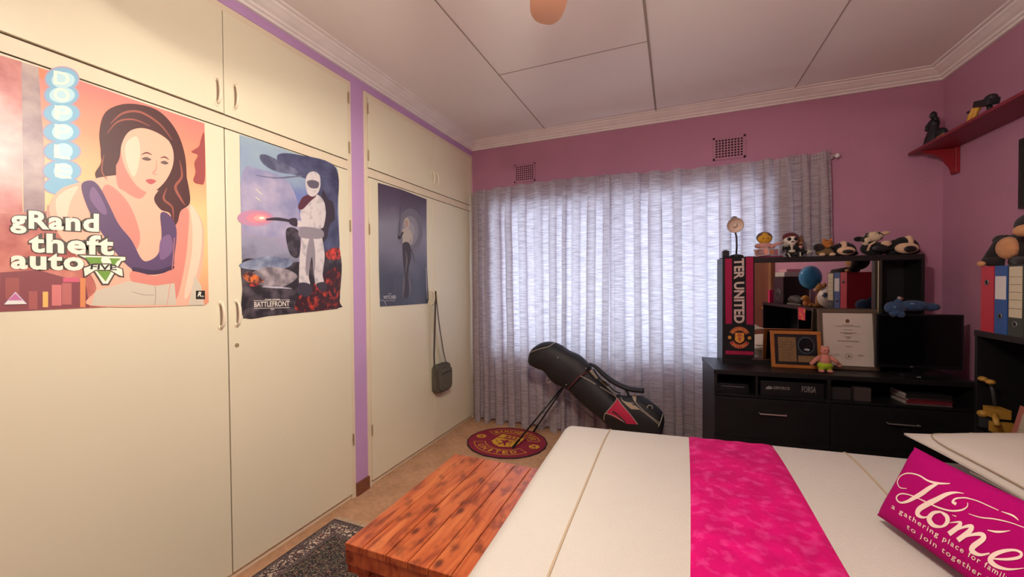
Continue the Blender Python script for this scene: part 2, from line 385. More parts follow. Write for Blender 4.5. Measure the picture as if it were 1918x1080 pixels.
def blade_pts():
    return smooth_closed([(0.14, -0.045), (0.30, -0.062), (0.50, -0.072), (0.60, -0.066), (0.648, -0.040), (0.66, 0), (0.648, 0.040), (0.60, 0.066), (0.50, 0.072), (0.30, 0.062), (0.14, 0.045)], 4)
ang0 = 115.5
for k in range(5):
    a = math.radians(ang0+72*k); ca, sa = math.cos(a), math.sin(a); tl = 0.16
    fn = lambda x, y, z=0: Vector((x*ca-y*sa*0.86, x*sa+y*ca*0.86, zb+0.02+z+y*tl))
    b = MB(); b.prism([fn(*p) for p in blade_pts()], (0, 0, 0.007)); bl = b.obj('blade', blm, fan)
    b = MB(); b.prism([fn(x, y, 0.008) for x, y in ((0.08, -0.02), (0.22, -0.035), (0.22, 0.035), (0.08, 0.02))], (0, 0, 0.004)); b.obj('blade_bracket', fmet, bl)
frost = M('frosted_shade', 'fff2dc', 0.4, emit=('ffdcae', 1.5))
b = MB(); b.lathe((-0.0, 0, zb), [(0, 0.012), (0.05, 0.01), (0.045, -0.01), (0.02, -0.015)]); b.obj('light_fitting', fmet, fan, smooth=True)
for k in range(3):  # first bulb is the fan's own; other arms and bulbs are added for fill
    a = math.radians(-79+120*k); bx, by = 0.163*math.cos(a), 0.163*math.sin(a); bz = zb-0.004 if k == 0 else 2.235-CEIL
    b = MB(); b.path([(0.02*math.cos(a), 0.02*math.sin(a), zb-0.01), (0.10*math.cos(a), 0.10*math.sin(a), bz-0.03), (bx, by, bz-0.03)], 0.007, 8); b.obj('lamp_arm', fmet, fan, smooth=True)
    b = MB(); b.ell((bx, by, bz), (0.017, 0.017, 0.017)); b.obj('bulb', frost, fan, smooth=True)
# ================================================================ POSTERS (paper, printed with flat colour shapes)
PX = 0.0215
def paper(name, label, corners, mat, cat='poster'):
    pts = [at(*p, 'x', PX) for p in corners]; c = sum(pts, Vector())/len(pts)
    t = thing(name, label, cat, (0.0195, c.y, c.z))
    MB().prism(pts, (-0.0015, 0, 0)).obj('paper_sheet', mat, t, world=True)
    return t
wall_px = lambda x, y: at(x, y, 'x', PX)
def P(name, h, rough=0.45, **k): return M(name, h, rough, **k)
# ---- poster 1: sunset street with a woman in a purple top and big white lettering
c1 = [(-14, 99), (60, 122), (150, 151), (260, 190), (383, 231), (386, 330), (389, 450), (391, 566), (385, 571), (290, 571), (170, 575), (60, 581), (-14, 584)]
bg1 = grad('print_sunset', 2, -0.42, 0.42, [(0, 'd98a76'), (0.3, 'f0c48a'), (0.55, 'f6c890'), (0.78, 'f09a78'), (1, 'e8827a')], rough=0.35, noise=(4, 0.16))
p1 = paper('poster', 'large sunset poster with white block lettering, leftmost of the three on the cupboards', c1, bg1)
A = Art(wall_px, (1, 0, 0), 0.00004)
red = M('print_dull_red', 'b0605c', 0.3, two=('d99a90', 12, 0.35, 0.75)); shadow = M('print_grey_plum', '8a7078', 0.35, two=('b8a49c', 10, 0.4, 0.7)); deep = P('print_deep_maroon', '7a3a3c')
A.flat([(-14, 99), (42, 116), (42, 330), (44, 580), (-14, 584)], red)
A.flat([(40, 116), (72, 126), (84, 300), (84, 400), (44, 400)], shadow)
A.flat([(72, 126), (86, 131), (86, 150), (74, 146)], P('print_orange', 'e8845c'))
A.flat([(-14, 400), (100, 395), (200, 520), (200, 575), (60, 581), (-14, 584)], M('print_street_red', 'a85450', 0.35, two=('d08878', 14, 0.35, 0.7)))
A.flat([(0, 510), (70, 505), (160, 530), (168, 575), (60, 581), (0, 583)], P('print_street_dark', '84444a'))
for x0, y0, x1, y1, h in ((10, 520, 36, 560, '9c5450'), (54, 545, 70, 579, 'a45a58'), (80, 546, 90, 575, 'e8b868'), (97, 533, 115, 572, 'd07a78'), (116, 530, 134, 570, 'b86a66'), (150, 520, 160, 575, 'd88a58'), (118, 520, 148, 528, 'd0607a')):
    A.box(x0, y0, x1, y1, P('print_'+h, h))
A.flat([(86, 410), (120, 404), (122, 388), (88, 384)], P('print_sign', 'c89888'))
# blue cloud-edged neon sign with letters
bl1 = P('print_sign_blue', '7fb4cf'); bl2 = P('print_sign_edge', 'a99cb4'); bl3 = P('print_sign_pale', 'b4dbe2'); ltr = P('print_sign_letter', 'e2eeda')
ys = [(115, 143), (176, 30), (212, 30), (247, 30), (283, 30), (320, 30), (350, 22)]
for cx, cy, rx, ry in ((116, 148, 33, 24), (115, 178, 34, 22), (115, 212, 36, 21), (115, 247, 36, 21), (116, 283, 36, 21), (116, 320, 37, 22), (116, 348, 36, 18)): A.disc((cx, cy), rx, ry, bl2)
for cx, cy, rx, ry in ((116, 148, 30, 21), (115, 178, 31, 20), (115, 212, 33, 19), (115, 247, 33, 19), (116, 283, 33, 19), (116, 320, 34, 20), (116, 348, 33, 16)): A.disc((cx, cy), rx, ry, bl1)
for cx, cy, rx, ry in ((118, 150, 22, 15), (116, 178, 24, 15), (116, 212, 20, 15), (117, 247, 20, 15), (118, 283, 18, 15), (118, 320, 18, 15)): A.disc((cx, cy), rx, ry, bl3)
for ch, cx, cy in (('D', 115, 146), ('O', 115, 177), ('P', 117, 211), ('P', 117, 246), ('L', 116, 284), ('E', 118, 320)):
    A.text(ch, (cx-15, cy+11), (cx+15, cy+15), (cx+15, cy-10), (cx-15, cy-14), ltr, 0.02)
# woman: hair, skin, top, trousers (a plain drawing)
hair = P('print_hair', '4d2b2c'); hair2 = P('print_hair_lit', '9a5648'); hair3 = P('print_hair_brown', '6c3c38')
skin = P('print_skin', 'eeb49a'); skin2 = P('print_skin_shade', 'd98a7c'); skin3 = P('print_skin_light', 'f6cdb4'); top = P('print_top', '5b4468'); top2 = P('print_top_dark', '40304c'); topl = P('print_top_lit', '7b5f86')
A.shape([(186, 250), (196, 212), (225, 196), (262, 196), (300, 210), (330, 245), (346, 290), (350, 340), (354, 378), (335, 400), (300, 420), (262, 405), (230, 380), (205, 350), (188, 345), (178, 325), (190, 300)], hair)
A.shape([(92, 384), (112, 355), (150, 341), (200, 330), (236, 330), (270, 352), (318, 360), (352, 378), (376, 410), (382, 450), (376, 510), (356, 560), (350, 572), (170, 572), (180, 540), (160, 500), (110, 440), (96, 410)], skin)
A.shape([(200, 345), (240, 380), (262, 440), (250, 470), (225, 430), (190, 380)], skin2)
A.shape([(330, 390), (352, 392), (352, 440), (345, 500), (330, 560), (312, 560), (324, 480), (322, 420)], skin2)
A.shape([(356, 384), (374, 410), (378, 450), (370, 505), (352, 555), (345, 550), (358, 480), (360, 430)], skin3)
A.shape([(104, 376), (124, 356), (146, 350), (132, 376), (124, 408), (112, 418)], skin3)
# neck and face
A.shape([(222, 262), (250, 258), (286, 300), (278, 350), (262, 372), (236, 360), (218, 340)], skin2)
A.shape([(226, 262), (240, 244), (272, 240), (304, 252), (322, 276), (324, 306), (312, 335), (292, 356), (276, 360), (256, 348), (238, 322), (228, 295)], skin)
A.shape([(236, 268), (256, 256), (262, 286), (256, 320), (248, 330), (236, 300)], skin3)
A.line([(264, 290, 1), (274, 286, 3), (284, 290, 1.2)], hair3); A.line([(300, 296, 1), (308, 294, 3), (316, 299, 1)], hair3)
A.shape([(265, 297), (274, 294), (283, 299), (274, 301)], P('print_eye', '6a5450')); A.shape([(300, 304), (308, 301), (315, 306), (308, 308)], P('print_eye', '6a5450'))
A.line([(292, 300, 1), (292, 316, 2), (286, 324, 2.5), (294, 327, 1)], skin2)
A.shape([(272, 338), (282, 335), (292, 339), (282, 345)], P('print_lip', 'b85a5c'))
# hair over the brow and falling waves
A.shape([(190, 262), (200, 222), (232, 200), (268, 198), (304, 216), (332, 256), (338, 290), (328, 300), (322, 272), (300, 252), (268, 240), (242, 246), (228, 268), (222, 300), (205, 320), (190, 300)], hair)
A.shape([(330, 290), (342, 310), (352, 345), (355, 380), (338, 395), (332, 416), (322, 424), (318, 400), (300, 392), (288, 372), (300, 352), (318, 330)], hair)
for pts in (([(206, 232, 1), (230, 212, 4), (262, 210, 4), (298, 232, 3), (322, 262, 1)]), ([(200, 250, 1), (220, 228, 3), (250, 224, 3), (280, 236, 1)]), ([(336, 300, 1), (340, 330, 4), (328, 350, 5), (338, 372, 4), (346, 384, 1)]), ([(312, 352, 1), (306, 372, 4), (322, 388, 3), (324, 412, 1)]), ([(194, 290, 1), (190, 320, 3), (200, 336, 1)])):
    A.line(pts, hair2)
# top, waist, trousers
A.shape([(152, 346), (170, 338), (186, 350), (204, 384), (222, 420), (246, 450), (264, 484), (278, 488), (296, 474), (302, 440), (300, 400), (316, 402), (330, 430), (326, 480), (322, 500), (290, 514), (250, 506), (214, 470), (180, 420), (160, 380)], top)
A.shape([(172, 350), (184, 362), (200, 396), (190, 400), (168, 372)], topl); A.shape([(300, 450), (318, 440), (322, 470), (300, 486)], topl)
A.shape([(250, 500), (290, 506), (322, 497), (322, 505), (290, 514), (252, 510)], top2)
A.shape([(246, 508), (290, 516), (322, 506), (324, 532), (290, 536), (250, 530)], skin2)
A.flat([(170, 572), (178, 545), (240, 526), (290, 535), (326, 530), (330, 571), (290, 571)], P('print_trousers', 'cdc3b0')); A.flat([(364, 514), (376, 535), (382, 571), (352, 571)], P('print_trousers', 'cdc3b0'))
A.line([(290, 536, 1.5), (291, 554, 1.5), (289, 571, 1.5)], P('print_trouser_line', 'a49a88')); A.line([(246, 546, 1), (270, 552, 1.5), (289, 552, 1)], P('print_trouser_line', 'a49a88'))
A.line([(326, 445, 1), (322, 500, 1.2), (312, 571, 1)], skin2)
palm = P('print_palm', '9c4c4a')
A.shape([(382, 252), (376, 262), (372, 274), (358, 284), (370, 290), (364, 305), (366, 322), (362, 338), (372, 344), (383, 336)], palm)
# lettering
ink = P('print_ink', '4a4238'); wl = P('print_letter_white', 'f2ecd8')
def block(t, x0, y0, x1, y1, sl):
    q = [(x0, y1), (x1, y1+sl), (x1, y0+sl), (x0, y0)]
    A.text(t, *q, ink, 0.10, spacing=1.08); A.text(t, *[(a+1.4*(1 if a == x0 else -1), b+(1.4 if b < (y0+y1)/2 else -1.4)) for a, b in q], wl, 0.035, spacing=1.10)
block('gRand', 17, 391, 186, 438, 8)
block('thefft'.replace('ff', 'f'), 52, 434, 214, 474, 6)
block('auto', 18, 470, 158, 505, 4)
gr = P('print_green', '6e9a3c'); dk = P('print_black', '26221e')
A.flat([(144, 476), (236, 479), (236, 489), (228, 491), (203, 534), (190, 534), (160, 487), (145, 480)], ink)
A.flat([(148, 478), (234, 481), (234, 487), (226, 489), (201, 531), (192, 531), (163, 485)], wl)
A.flat([(158, 481), (190, 482), (188, 487), (198, 506), (199, 508), (208, 492), (204, 483), (226, 484), (218, 490), (197, 527)], gr)
A.flat([(154, 500), (175, 493), (205, 493), (230, 503), (232, 520), (222, 518), (205, 507), (178, 507), (162, 518), (156, 520)], ink)
A.flat([(156, 502), (176, 495), (204, 495), (228, 504), (229, 517), (222, 515), (205, 505), (178, 505), (162, 515), (158, 517)], wl)
A.text('FIVE', (168, 504), (218, 506), (217, 496), (170, 494), dk, 0.03)
A.flat([(6, 570), (28, 546), (50, 569)], P('print_badge', 'c9c4d8')); A.flat([(14, 562), (28, 549), (41, 562)], P('print_badge_pink', 'c0709c')); A.flat([(8, 570), (14, 563), (41, 563), (49, 569)], P('print_badge_white', 'e4e4dc'))
A.box(366, 544, 383, 560, dk); A.text('R', (369, 555), (376, 555), (377, 546), (370, 546), wl, 0.03, 0.2); A.text('*', (376, 558), (381, 558), (381, 553), (376, 553), wl, 0.03)
A.mb.obj('printed_picture', None, p1, world=True)

# ---- poster 2: pale figure among smoke and embers
c2 = [(449, 252), (490, 264), (560, 289), (630, 313), (633, 318), (634, 400), (637, 480), (637, 560), (634, 562), (633, 578), (590, 583), (520, 590), (456, 596), (454, 520), (452, 420), (450, 320)]
bg2 = grad('print_smoke', 2, -0.44, 0.46, [(0, '2c2630'), (0.22, '4b4350'), (0.36, '8f90a6'), (0.55, 'a99cb8'), (0.66, '6a76b4'), (0.8, '8a9cb8'), (1, '9ab0bc')], rough=0.4, noise=(6, 0.45))
p2 = paper('poster', 'middle poster of the three, pale figure in smoke above glowing embers', c2, bg2)
A = Art(wall_px, (1, 0, 0), 0.00004)
navy = M('print_storm', '3a3c58', 0.4, two=('5c6080', 9, 0.35, 0.7)); rock = M('print_rock', '2c262c', 0.4, two=('6a6068', 14, 0.45, 0.75)); ember = M('print_ember', '3a1c20', 0.4, two=('c8402c', 26, 0.5, 0.68)); mist = M('print_mist', '8a8cb0', 0.4, two=('b8aec4', 8, 0.35, 0.7))
A.shape([(520, 290), (560, 290), (629, 314), (632, 400), (634, 470), (600, 480), (575, 420), (590, 350), (560, 330), (530, 320)], navy)
A.shape([(455, 320), (490, 318), (540, 340), (560, 400), (540, 440), (480, 440), (454, 420)], mist)
A.shape([(486, 292), (500, 290), (540, 310), (556, 318), (556, 326), (520, 322), (494, 308)], M('print_cloud_dark', '50546c', 0.4, two=('7c809a', 14, 0.4, 0.7)))
A.line([(480, 328, 1), (520, 333, 3), (580, 328, 3), (610, 331, 1)], M('print_cloud_dark', '50546c', 0.4, two=('7c809a', 14, 0.4, 0.7)))
A.shape([(453, 490), (480, 484), (520, 488), (560, 490), (634, 470), (636, 560), (632, 577), (520, 589), (457, 594), (454, 540)], rock)
A.shape([(453, 492), (500, 480), (545, 486), (540, 500), (500, 506), (454, 502)], M('print_lake', '5c6480', 0.4, two=('98a2b8', 18, 0.35, 0.7)))
A.shape([(470, 512), (500, 500), (540, 505), (556, 520), (520, 540), (480, 530)], M('print_foam', '6c646c', 0.4, two=('b4a8ac', 20, 0.4, 0.7)))
A.shape([(600, 520), (634, 500), (636, 560), (632, 576), (560, 583), (556, 560), (580, 540)], ember); A.shape([(612, 470), (634, 464), (636, 485), (614, 484)], M('print_flame', '5a2a30', 0.4, two=('d84838', 36, 0.4, 0.62)))
A.shape([(455, 513), (470, 510), (490, 522), (492, 528), (470, 530), (458, 522)], M('print_orange_flame', '4a3034', 0.4, two=('d8743c', 40, 0.42, 0.6))); A.shape([(468, 532), (486, 530), (480, 536), (470, 536)], M('print_flame', '5a2a30', 0.4, two=('d84838', 36, 0.4, 0.62)))
A.line([(491, 537, 1), (520, 538, 3), (546, 540, 1)], P('print_pale', 'b4b4c4'))
A.shape([(536, 430), (550, 426), (562, 440), (560, 480), (545, 478), (537, 455)], M('print_boulder', '332e36', 0.4, two=('5c5460', 22, 0.45, 0.7)))
# glow on the left
for r, h in ((34, 'c08ca8'), (22, 'd88a98'), (12, 'f0a8a0'), (5, 'fff0e0')): A.disc((492-0.4*r, 408), r, r*0.45, P('print_glow_'+h, h))
A.line([(478, 352, 1), (486, 360, 1.6), (492, 364, 0.8)], P('print_spark', 'd8d8b8')); A.line([(478, 368, 1), (484, 373, 1.6), (488, 376, 0.8)], P('print_spark', 'd8d8b8'))
# plain standing figure in a pale suit
su = M('print_suit', 'd0c8c8', 0.4, two=('a09aa4', 24, 0.5, 0.75)); su2 = P('print_suit_shade', '8e8690'); su3 = P('print_suit_dark', '3c3440'); wine = P('print_wine', '5a3240')
A.shape([(604, 356), (614, 372), (624, 380), (627, 410), (618, 420), (612, 446), (602, 450), (600, 400)], su3)
A.shape([(571, 374), (592, 364), (606, 376), (610, 400), (606, 424), (600, 430), (604, 450), (608, 480), (604, 512), (606, 530), (592, 534), (588, 512), (584, 480), (578, 514), (580, 534), (562, 534), (560, 510), (562, 470), (566, 440), (568, 424), (562, 400)], su)
A.shape([(584, 440), (590, 470), (589, 510), (584, 480), (576, 516), (572, 500), (576, 460)], su2); A.shape([(564, 425), (602, 430), (602, 446), (562, 444)], su2)
A.shape([(566, 370), (580, 364), (592, 366), (580, 378), (566, 392), (558, 388)], wine)
A.shape([(600, 380), (610, 396), (604, 412), (580, 422), (556, 424), (552, 414), (576, 412), (592, 402)], su); A.shape([(556, 410), (548, 408), (540, 412), (544, 420), (556, 424)], su3)
A.shape([(572, 340), (577, 325), (588, 321), (598, 328), (600, 346), (596, 360), (586, 368), (576, 362)], su); A.shape([(575, 340), (586, 337), (597, 342), (594, 352), (580, 351)], P('print_visor', '605a68'))
A.shape([(560, 530), (580, 532), (584, 548), (572, 556), (560, 548)], su3); A.shape([(592, 532), (608, 528), (612, 540), (602, 546)], su3)
A.line([(498, 411, 3), (520, 410, 6), (552, 415, 4)], su3)
A.text('BATTLEFRONT', (476, 575), (542, 573), (542, 563), (476, 565), P('print_title', 'e0d8cc'), 0.015)
A.text('STAR WARS', (496, 562), (524, 561.4), (524, 559), (496, 559.4), P('print_title', 'e0d8cc'), 0.02)
A.line([(475, 563, 0.8), (542, 561, 0.8)], P('print_title', 'e0d8cc')); A.line([(475, 577.5, 0.8), (542, 575.5, 0.8)], P('print_title', 'e0d8cc')); A.text('EA', (507, 580), (513, 580), (513, 577.6), (507, 577.8), P('print_title', 'e0d8cc'), 0.02)
A.mb.obj('printed_picture', None, p2, world=True)

# ---- poster 3: slim figure in a misty grey field
c3 = [(708, 342), (750, 354), (799, 373), (799, 420), (800, 500), (803, 560), (801, 568), (760, 571), (712, 574), (710, 500), (709, 420)]
bg3 = grad('print_dusk', 2, -0.47, 0.46, [(0, '2b2935'), (0.3, '3b3946'), (0.52, '6c6878'), (0.7, '7e7a88'), (0.85, '5c5468'), (1, '4a4256')], rough=0.3, noise=(3, 0.3), coat=0.4)
p3 = paper('poster', 'dark grey poster with one slim figure, beside the hanging shoulder bag', c3, bg3)
A = Art(wall_px, (1, 0, 0), 0.00004)
for r, h in ((30, '6f6b78'), (20, '86828e'), (11, '98949c')): A.disc((768, 432), r*0.8, r*1.4, P('print_mist_'+h, h))
f1 = P('print_leather', '3e3438'); f2 = P('print_cloth_pale', 'b0a498'); f3 = P('print_leather_lit', '6c5e62'); f4 = P('print_face', 'a88c80')
A.shape([(757, 412), (762, 407), (766, 411), (767, 423), (762, 428), (757, 422)], f2); A.shape([(758, 414), (763, 413), (764, 423), (760, 425)], f4)
A.shape([(753, 432), (758, 427), (766, 428), (771, 438), (768, 452), (766, 458), (755, 457), (754, 446)], f2)
A.shape([(755, 455), (767, 456), (770, 480), (766, 500), (764, 520), (766, 545), (762, 558), (756, 556), (759, 530), (756, 500), (754, 475)], f1)
A.line([(760, 470, 1), (762, 490, 3), (759, 510, 1)], f3); A.line([(757, 515, 1), (756, 535, 3), (755, 558, 1)], f3); A.line([(765, 515, 1), (768, 535, 2.5), (767, 556, 1)], f3)
A.line([(755, 434, 3), (748, 446, 4), (746, 440, 3)], f1); A.line([(768, 434, 3), (772, 448, 3), (768, 458, 2)], f2)
A.line([(750, 380, 0.8), (749, 410, 1.2), (748, 438, 1.8)], P('print_blade', '484450')); A.line([(770, 466, 1.5), (774, 480, 1.5), (777, 492, 0.8)], f1)
A.text('WITCHER', (718, 560), (742, 559.4), (742, 552.6), (718, 553.4), P('print_grey_text', 'b8b4b4'), 0.02); A.text('THE', (727, 551), (733, 551), (733, 549), (727, 549), P('print_grey_text', 'b8b4b4'), 0.02); A.text('WILD HUNT', (721, 564), (740, 563.6), (740, 561.4), (721, 561.8), P('print_grey_text', 'b8b4b4'), 0.0)
A.line([(798, 500, 1.2), (799, 530, 1.2), (800, 560, 1.2)], P('print_edge_white', 'a0a0a4')); A.line([(711, 561, 0.6), (720, 564, 0.9), (723, 572, 0.6)], P('print_grey_text', 'b8b4b4'))
A.mb.obj('printed_picture', None, p3, world=True)
# ================================================================ CURTAINS
def fabric():
    m = bpy.data.materials.new('curtain_fabric'); m.use_nodes = True; nt = m.node_tree; N = nt.nodes; L = nt.links
    b = N['Principled BSDF']; out = N['Material Output']; tc = N.new('ShaderNodeTexCoord'); mp = N.new('ShaderNodeMapping'); mp.inputs['Scale'].default_value = (9, 9, 160)
    L.new(tc.outputs['Object'], mp.inputs[0]); t = N.new('ShaderNodeTexNoise'); t.inputs['Scale'].default_value = 1.0; t.inputs['Detail'].default_value = 5; t.inputs['Roughness'].default_value = 0.7; L.new(mp.outputs[0], t.inputs[0])
    r = N.new('ShaderNodeValToRGB'); e = r.color_ramp.elements; e[0].position = 0.36; e[0].color = hexc('9c9095') + (1,); e[1].position = 0.62; e[1].color = hexc('cdc4c9') + (1,); L.new(t.outputs[0], r.inputs[0])
    L.new(r.outputs[0], b.inputs['Base Color']); b.inputs['Roughness'].default_value = 0.85; b.inputs['Specular IOR Level'].default_value = 0.2
    tr = N.new('ShaderNodeBsdfTranslucent'); L.new(r.outputs[0], tr.inputs['Color']); mx = N.new('ShaderNodeMixShader'); mx.inputs[0].default_value = 0.38
    L.new(b.outputs[0], mx.inputs[1]); L.new(tr.outputs[0], mx.inputs[2]); L.new(mx.outputs[0], out.inputs[0]); return m
FAB = fabric()
def curtain(label, x0, x1, seed, folds, top, flare=None, wedge=0.0):
    rnd = random.Random(seed); n = len(folds)-1; nx = 40*n; nz = 46
    amp = [rnd.uniform(0.7, 1.15) for _ in range(n)]; ph = [rnd.uniform(-0.4, 0.4) for _ in range(n)]
    def f(u, v):                                   # v: 0 bottom, 1 top
        s = u*n; i = min(int(s), n-1); fr = s-i; z = 0.035 + v*(top(u)-0.035)
        x = folds[i] + (folds[i+1]-folds[i])*fr; wdt = folds[i+1]-folds[i]; full = min(1.0, (1-v)*5.0+0.25)
        a = 2*PI*fr + ph[i]*math.sin(PI*fr)
        pinch = wdt*(0.19 if i % 3 == seed % 3 else 0.09)*amp[i]*full*math.sin(2*a)*(1 if wdt > 0.06 else 0.6)
        dep = min(0.027, 0.26*wdt)*amp[i]*(1-math.cos(a))*(0.45+0.55*full)*(1.0 + 0.25*(1-v))
        y = -0.075 - dep + 0.004*math.sin(9*z+5*x+seed)
        y += 0.0035*math.sin(x*61+seed+2*math.sin(x*7))*full
        y += 0.0045*math.sin(x*260)*max(0, (v-0.955)/0.045) if v > 0.955 else 0
        if 0.962 < v < 0.972: y += 0.004
        zz = z - (0.022*(1-math.cos(a))*(1-v)**8 if v < 0.3 else 0) + (0.006*math.sin(x*260+1.1) + 0.006*math.sin(x*31+seed) if v >= 0.999 else 0)
        xx = x + pinch
        if flare: dx, dy = flare(u, v); xx += dx; y += dy
        return (xx, y, zz)
    b = MB(); b.grid(f, nx, nz); o = b.obj('curtain', FAB, None, smooth=True); return tag(o, label, 'curtain', 'long window curtains')
curtain('left grey-mauve curtain hanging from cupboard corner to behind the golf bag', 0.05, 1.50, 3,
        [0.05, 0.15, 0.25, 0.41, 0.52, 0.68, 0.85, 0.99, 1.07, 1.22, 1.36, 1.475], lambda u: 2.345+0.03*math.sin(u*2.6)+0.012*u,
        flare=lambda u, v: (0.03*(1-v)*math.sin(u*5), -0.05*max(0, 1-abs(u-0.66)/0.15)*(1-v)**2))
curtain('right grey-mauve curtain reaching behind the black mirror unit', 1.47, 3.07, 8,
        [1.475, 1.62, 1.73, 1.93, 2.06, 2.27, 2.42, 2.60, 2.70, 2.84, 2.94, 3.05], lambda u: 2.375-0.02*math.sin(u*PI)+0.0*u,
        flare=lambda u, v: (0.07*u**3*(1-v) + 0.015*(1-v)*math.sin(u*6) - 0.03*max(0, 1-u*9), -0.05*max(0, 1-u*7)*(1-0.6*v)))
b = MB(); b.path([(0.03, -0.045, 2.315), (1.5, -0.045, 2.335), (3.09, -0.045, 2.345)], 0.011); b.ell((3.10, -0.045, 2.345), (0.018, 0.018, 0.018))
for x in (0.1, 1.46, 3.07): b.cyl((x, -0.002, 2.335), (x, -0.045, 2.335), 0.008, seg=8)
tag(b.obj('curtain_rail', M('rail_white', 'd8d0cc', 0.4), None, smooth=True), 'thin white curtain rail along the wall above both curtains', 'curtain rail')
# ================================================================ FLOOR THINGS
# ---- round club mat
TH = 0.55; MC = Vector((0.60, -0.50)); MRX = 0.36; MRY = 0.33
def crest(proj, normal, step, cols, ring=True, small=False):
    """club crest in local units (-1..1): banners, shield with ship and figure, two footballs"""
    red_, yel, dk_, lt = cols; A = Art(proj, normal, step)
    if ring: A.disc((0, 0), 0.97, 0.97, red_, 48)
    def arc(r, a0, a1, n=14): return [(r*math.cos(math.radians(a0+(a1-a0)*i/n)), r*math.sin(math.radians(a0+(a1-a0)*i/n))) for i in range(n+1)]
    ban = red_ if not ring else dk_
    for a0, a1 in ((28, 152), (208, 332)):
        A.flat(arc(0.83, a0, a1) + arc(0.53, a1, a0), yel if ring else M('crest_gold', 'c08a3c', 0.7)); A.flat(arc(0.81, a0+1.5, a1-1.5) + arc(0.55, a1-1.5, a0+1.5), red_)
    def arctext(t, r, a0, a1, up):
        n = len(t)
        for i, ch in enumerate(t):
            a = math.radians(a0+(a1-a0)*(i+0.5)/n); hw = abs(a1-a0)/n*PI/180*r*0.36*(0.45 if ch == 'I' else 1); hh = 0.085
            rad = Vector((math.cos(a), math.sin(a))); tan = Vector((math.sin(a), -math.cos(a))) if up else Vector((-math.sin(a), math.cos(a)))
            up_ = rad if up else -rad; c = rad*r
            q = [c-tan*hw-up_*hh, c+tan*hw-up_*hh, c+tan*hw+up_*hh, c-tan*hw+up_*hh]; A.k -= 1 if i else 0
            A.text(ch, *[tuple(p) for p in q], yel, 0.02)
    arctext('MANCHESTER', 0.68, 146, 34, True); arctext('UNITED', 0.68, 222, 318, False)
    for sx in (-1, 1):
        A.disc((0.74*sx, 0.0), 0.13, 0.13, yel, 20); A.disc((0.74*sx, 0), 0.045, 0.045, red_, 5)
        for k in range(5):
            a = math.radians(90+72*k); A.k -= 1 if k else 0; A.line([(0.74*sx+0.045*math.cos(a), 0.045*math.sin(a), 0.018), (0.74*sx+0.125*math.cos(a), 0.125*math.sin(a), 0.018)], red_, 1)
    A.flat([(-0.36, 0.40), (0.36, 0.40), (0.38, -0.20), (0.22, -0.36), (0, -0.46), (-0.22, -0.36), (-0.38, -0.20)], dk_)
    A.flat([(-0.32, 0.36), (0.32, 0.36), (0.34, -0.18), (0.2, -0.32), (0, -0.41), (-0.2, -0.32), (-0.34, -0.18)], yel)
    A.flat([(-0.32, 0.14), (0.32, 0.14), (0.32, 0.10), (-0.32, 0.10)], red_)
    A.flat([(-0.2, 0.20), (0.2, 0.20), (0.14, 0.15), (-0.14, 0.15)], red_)
    for x in (-0.12, 0, 0.12): A.flat([(x-0.045, 0.22), (x+0.045, 0.23), (x+0.03, 0.33), (x-0.035, 0.32)], red_)
    A.shape([(0, 0.07), (0.05, 0.03), (0.04, -0.03), (0.12, -0.02), (0.1, -0.1), (0.05, -0.1), (0.07, -0.2), (0.12, -0.3), (0.05, -0.28), (0.0, -0.18), (-0.06, -0.3), (-0.12, -0.28), (-0.06, -0.18), (-0.07, -0.08), (-0.16, -0.05), (-0.14, 0.0), (-0.05, -0.01), (-0.05, 0.04)], red_, 3)
    A.line([(0.17, -0.24, 0.02), (0.15, 0.0, 0.02)], red_, 1); A.line([(0.09, 0.06, 0.02), (0.1, 0.0, 0.02), (0.2, 0.0, 0.02), (0.21, 0.06, 0.02)], red_, 1); A.line([(-0.1, -0.2, 0.02), (-0.2, -0.16, 0.02), (-0.24, -0.06, 0.02)], red_, 2)
    return A.mb
mt = thing('round_mat', 'round maroon football club mat on the floor under the golf bag leg', 'mat', (MC.x, MC.y, 0))
rm = -0.10
def mproj(u, v): return Vector((MC.x + MRX*(u*math.cos(rm)-v*math.sin(rm)), MC.y + MRY*(u*math.sin(rm)+v*math.cos(rm)), 0.008))
mar = M('mat_maroon', '8e1f38', 0.95, noise=(60, 0.25)); myel = M('mat_yellow', 'd9a52e', 0.95, noise=(60, 0.2)); mblk = M('mat_edge_black', '2a1820', 0.95)
b = MB(); b.prism([mproj(math.cos(2*PI*i/60)*(1+0.008*math.sin(i*2.1)), math.sin(2*PI*i/60)*(1+0.008*math.cos(i*1.7))) for i in range(60)], (0, 0, -0.007)); b.obj('mat_base', mblk, mt, world=True)
crest(mproj, (0, 0, 1), 0.0003, (mar, myel, mar, myel)).obj('printed_crest', None, mt, world=True)

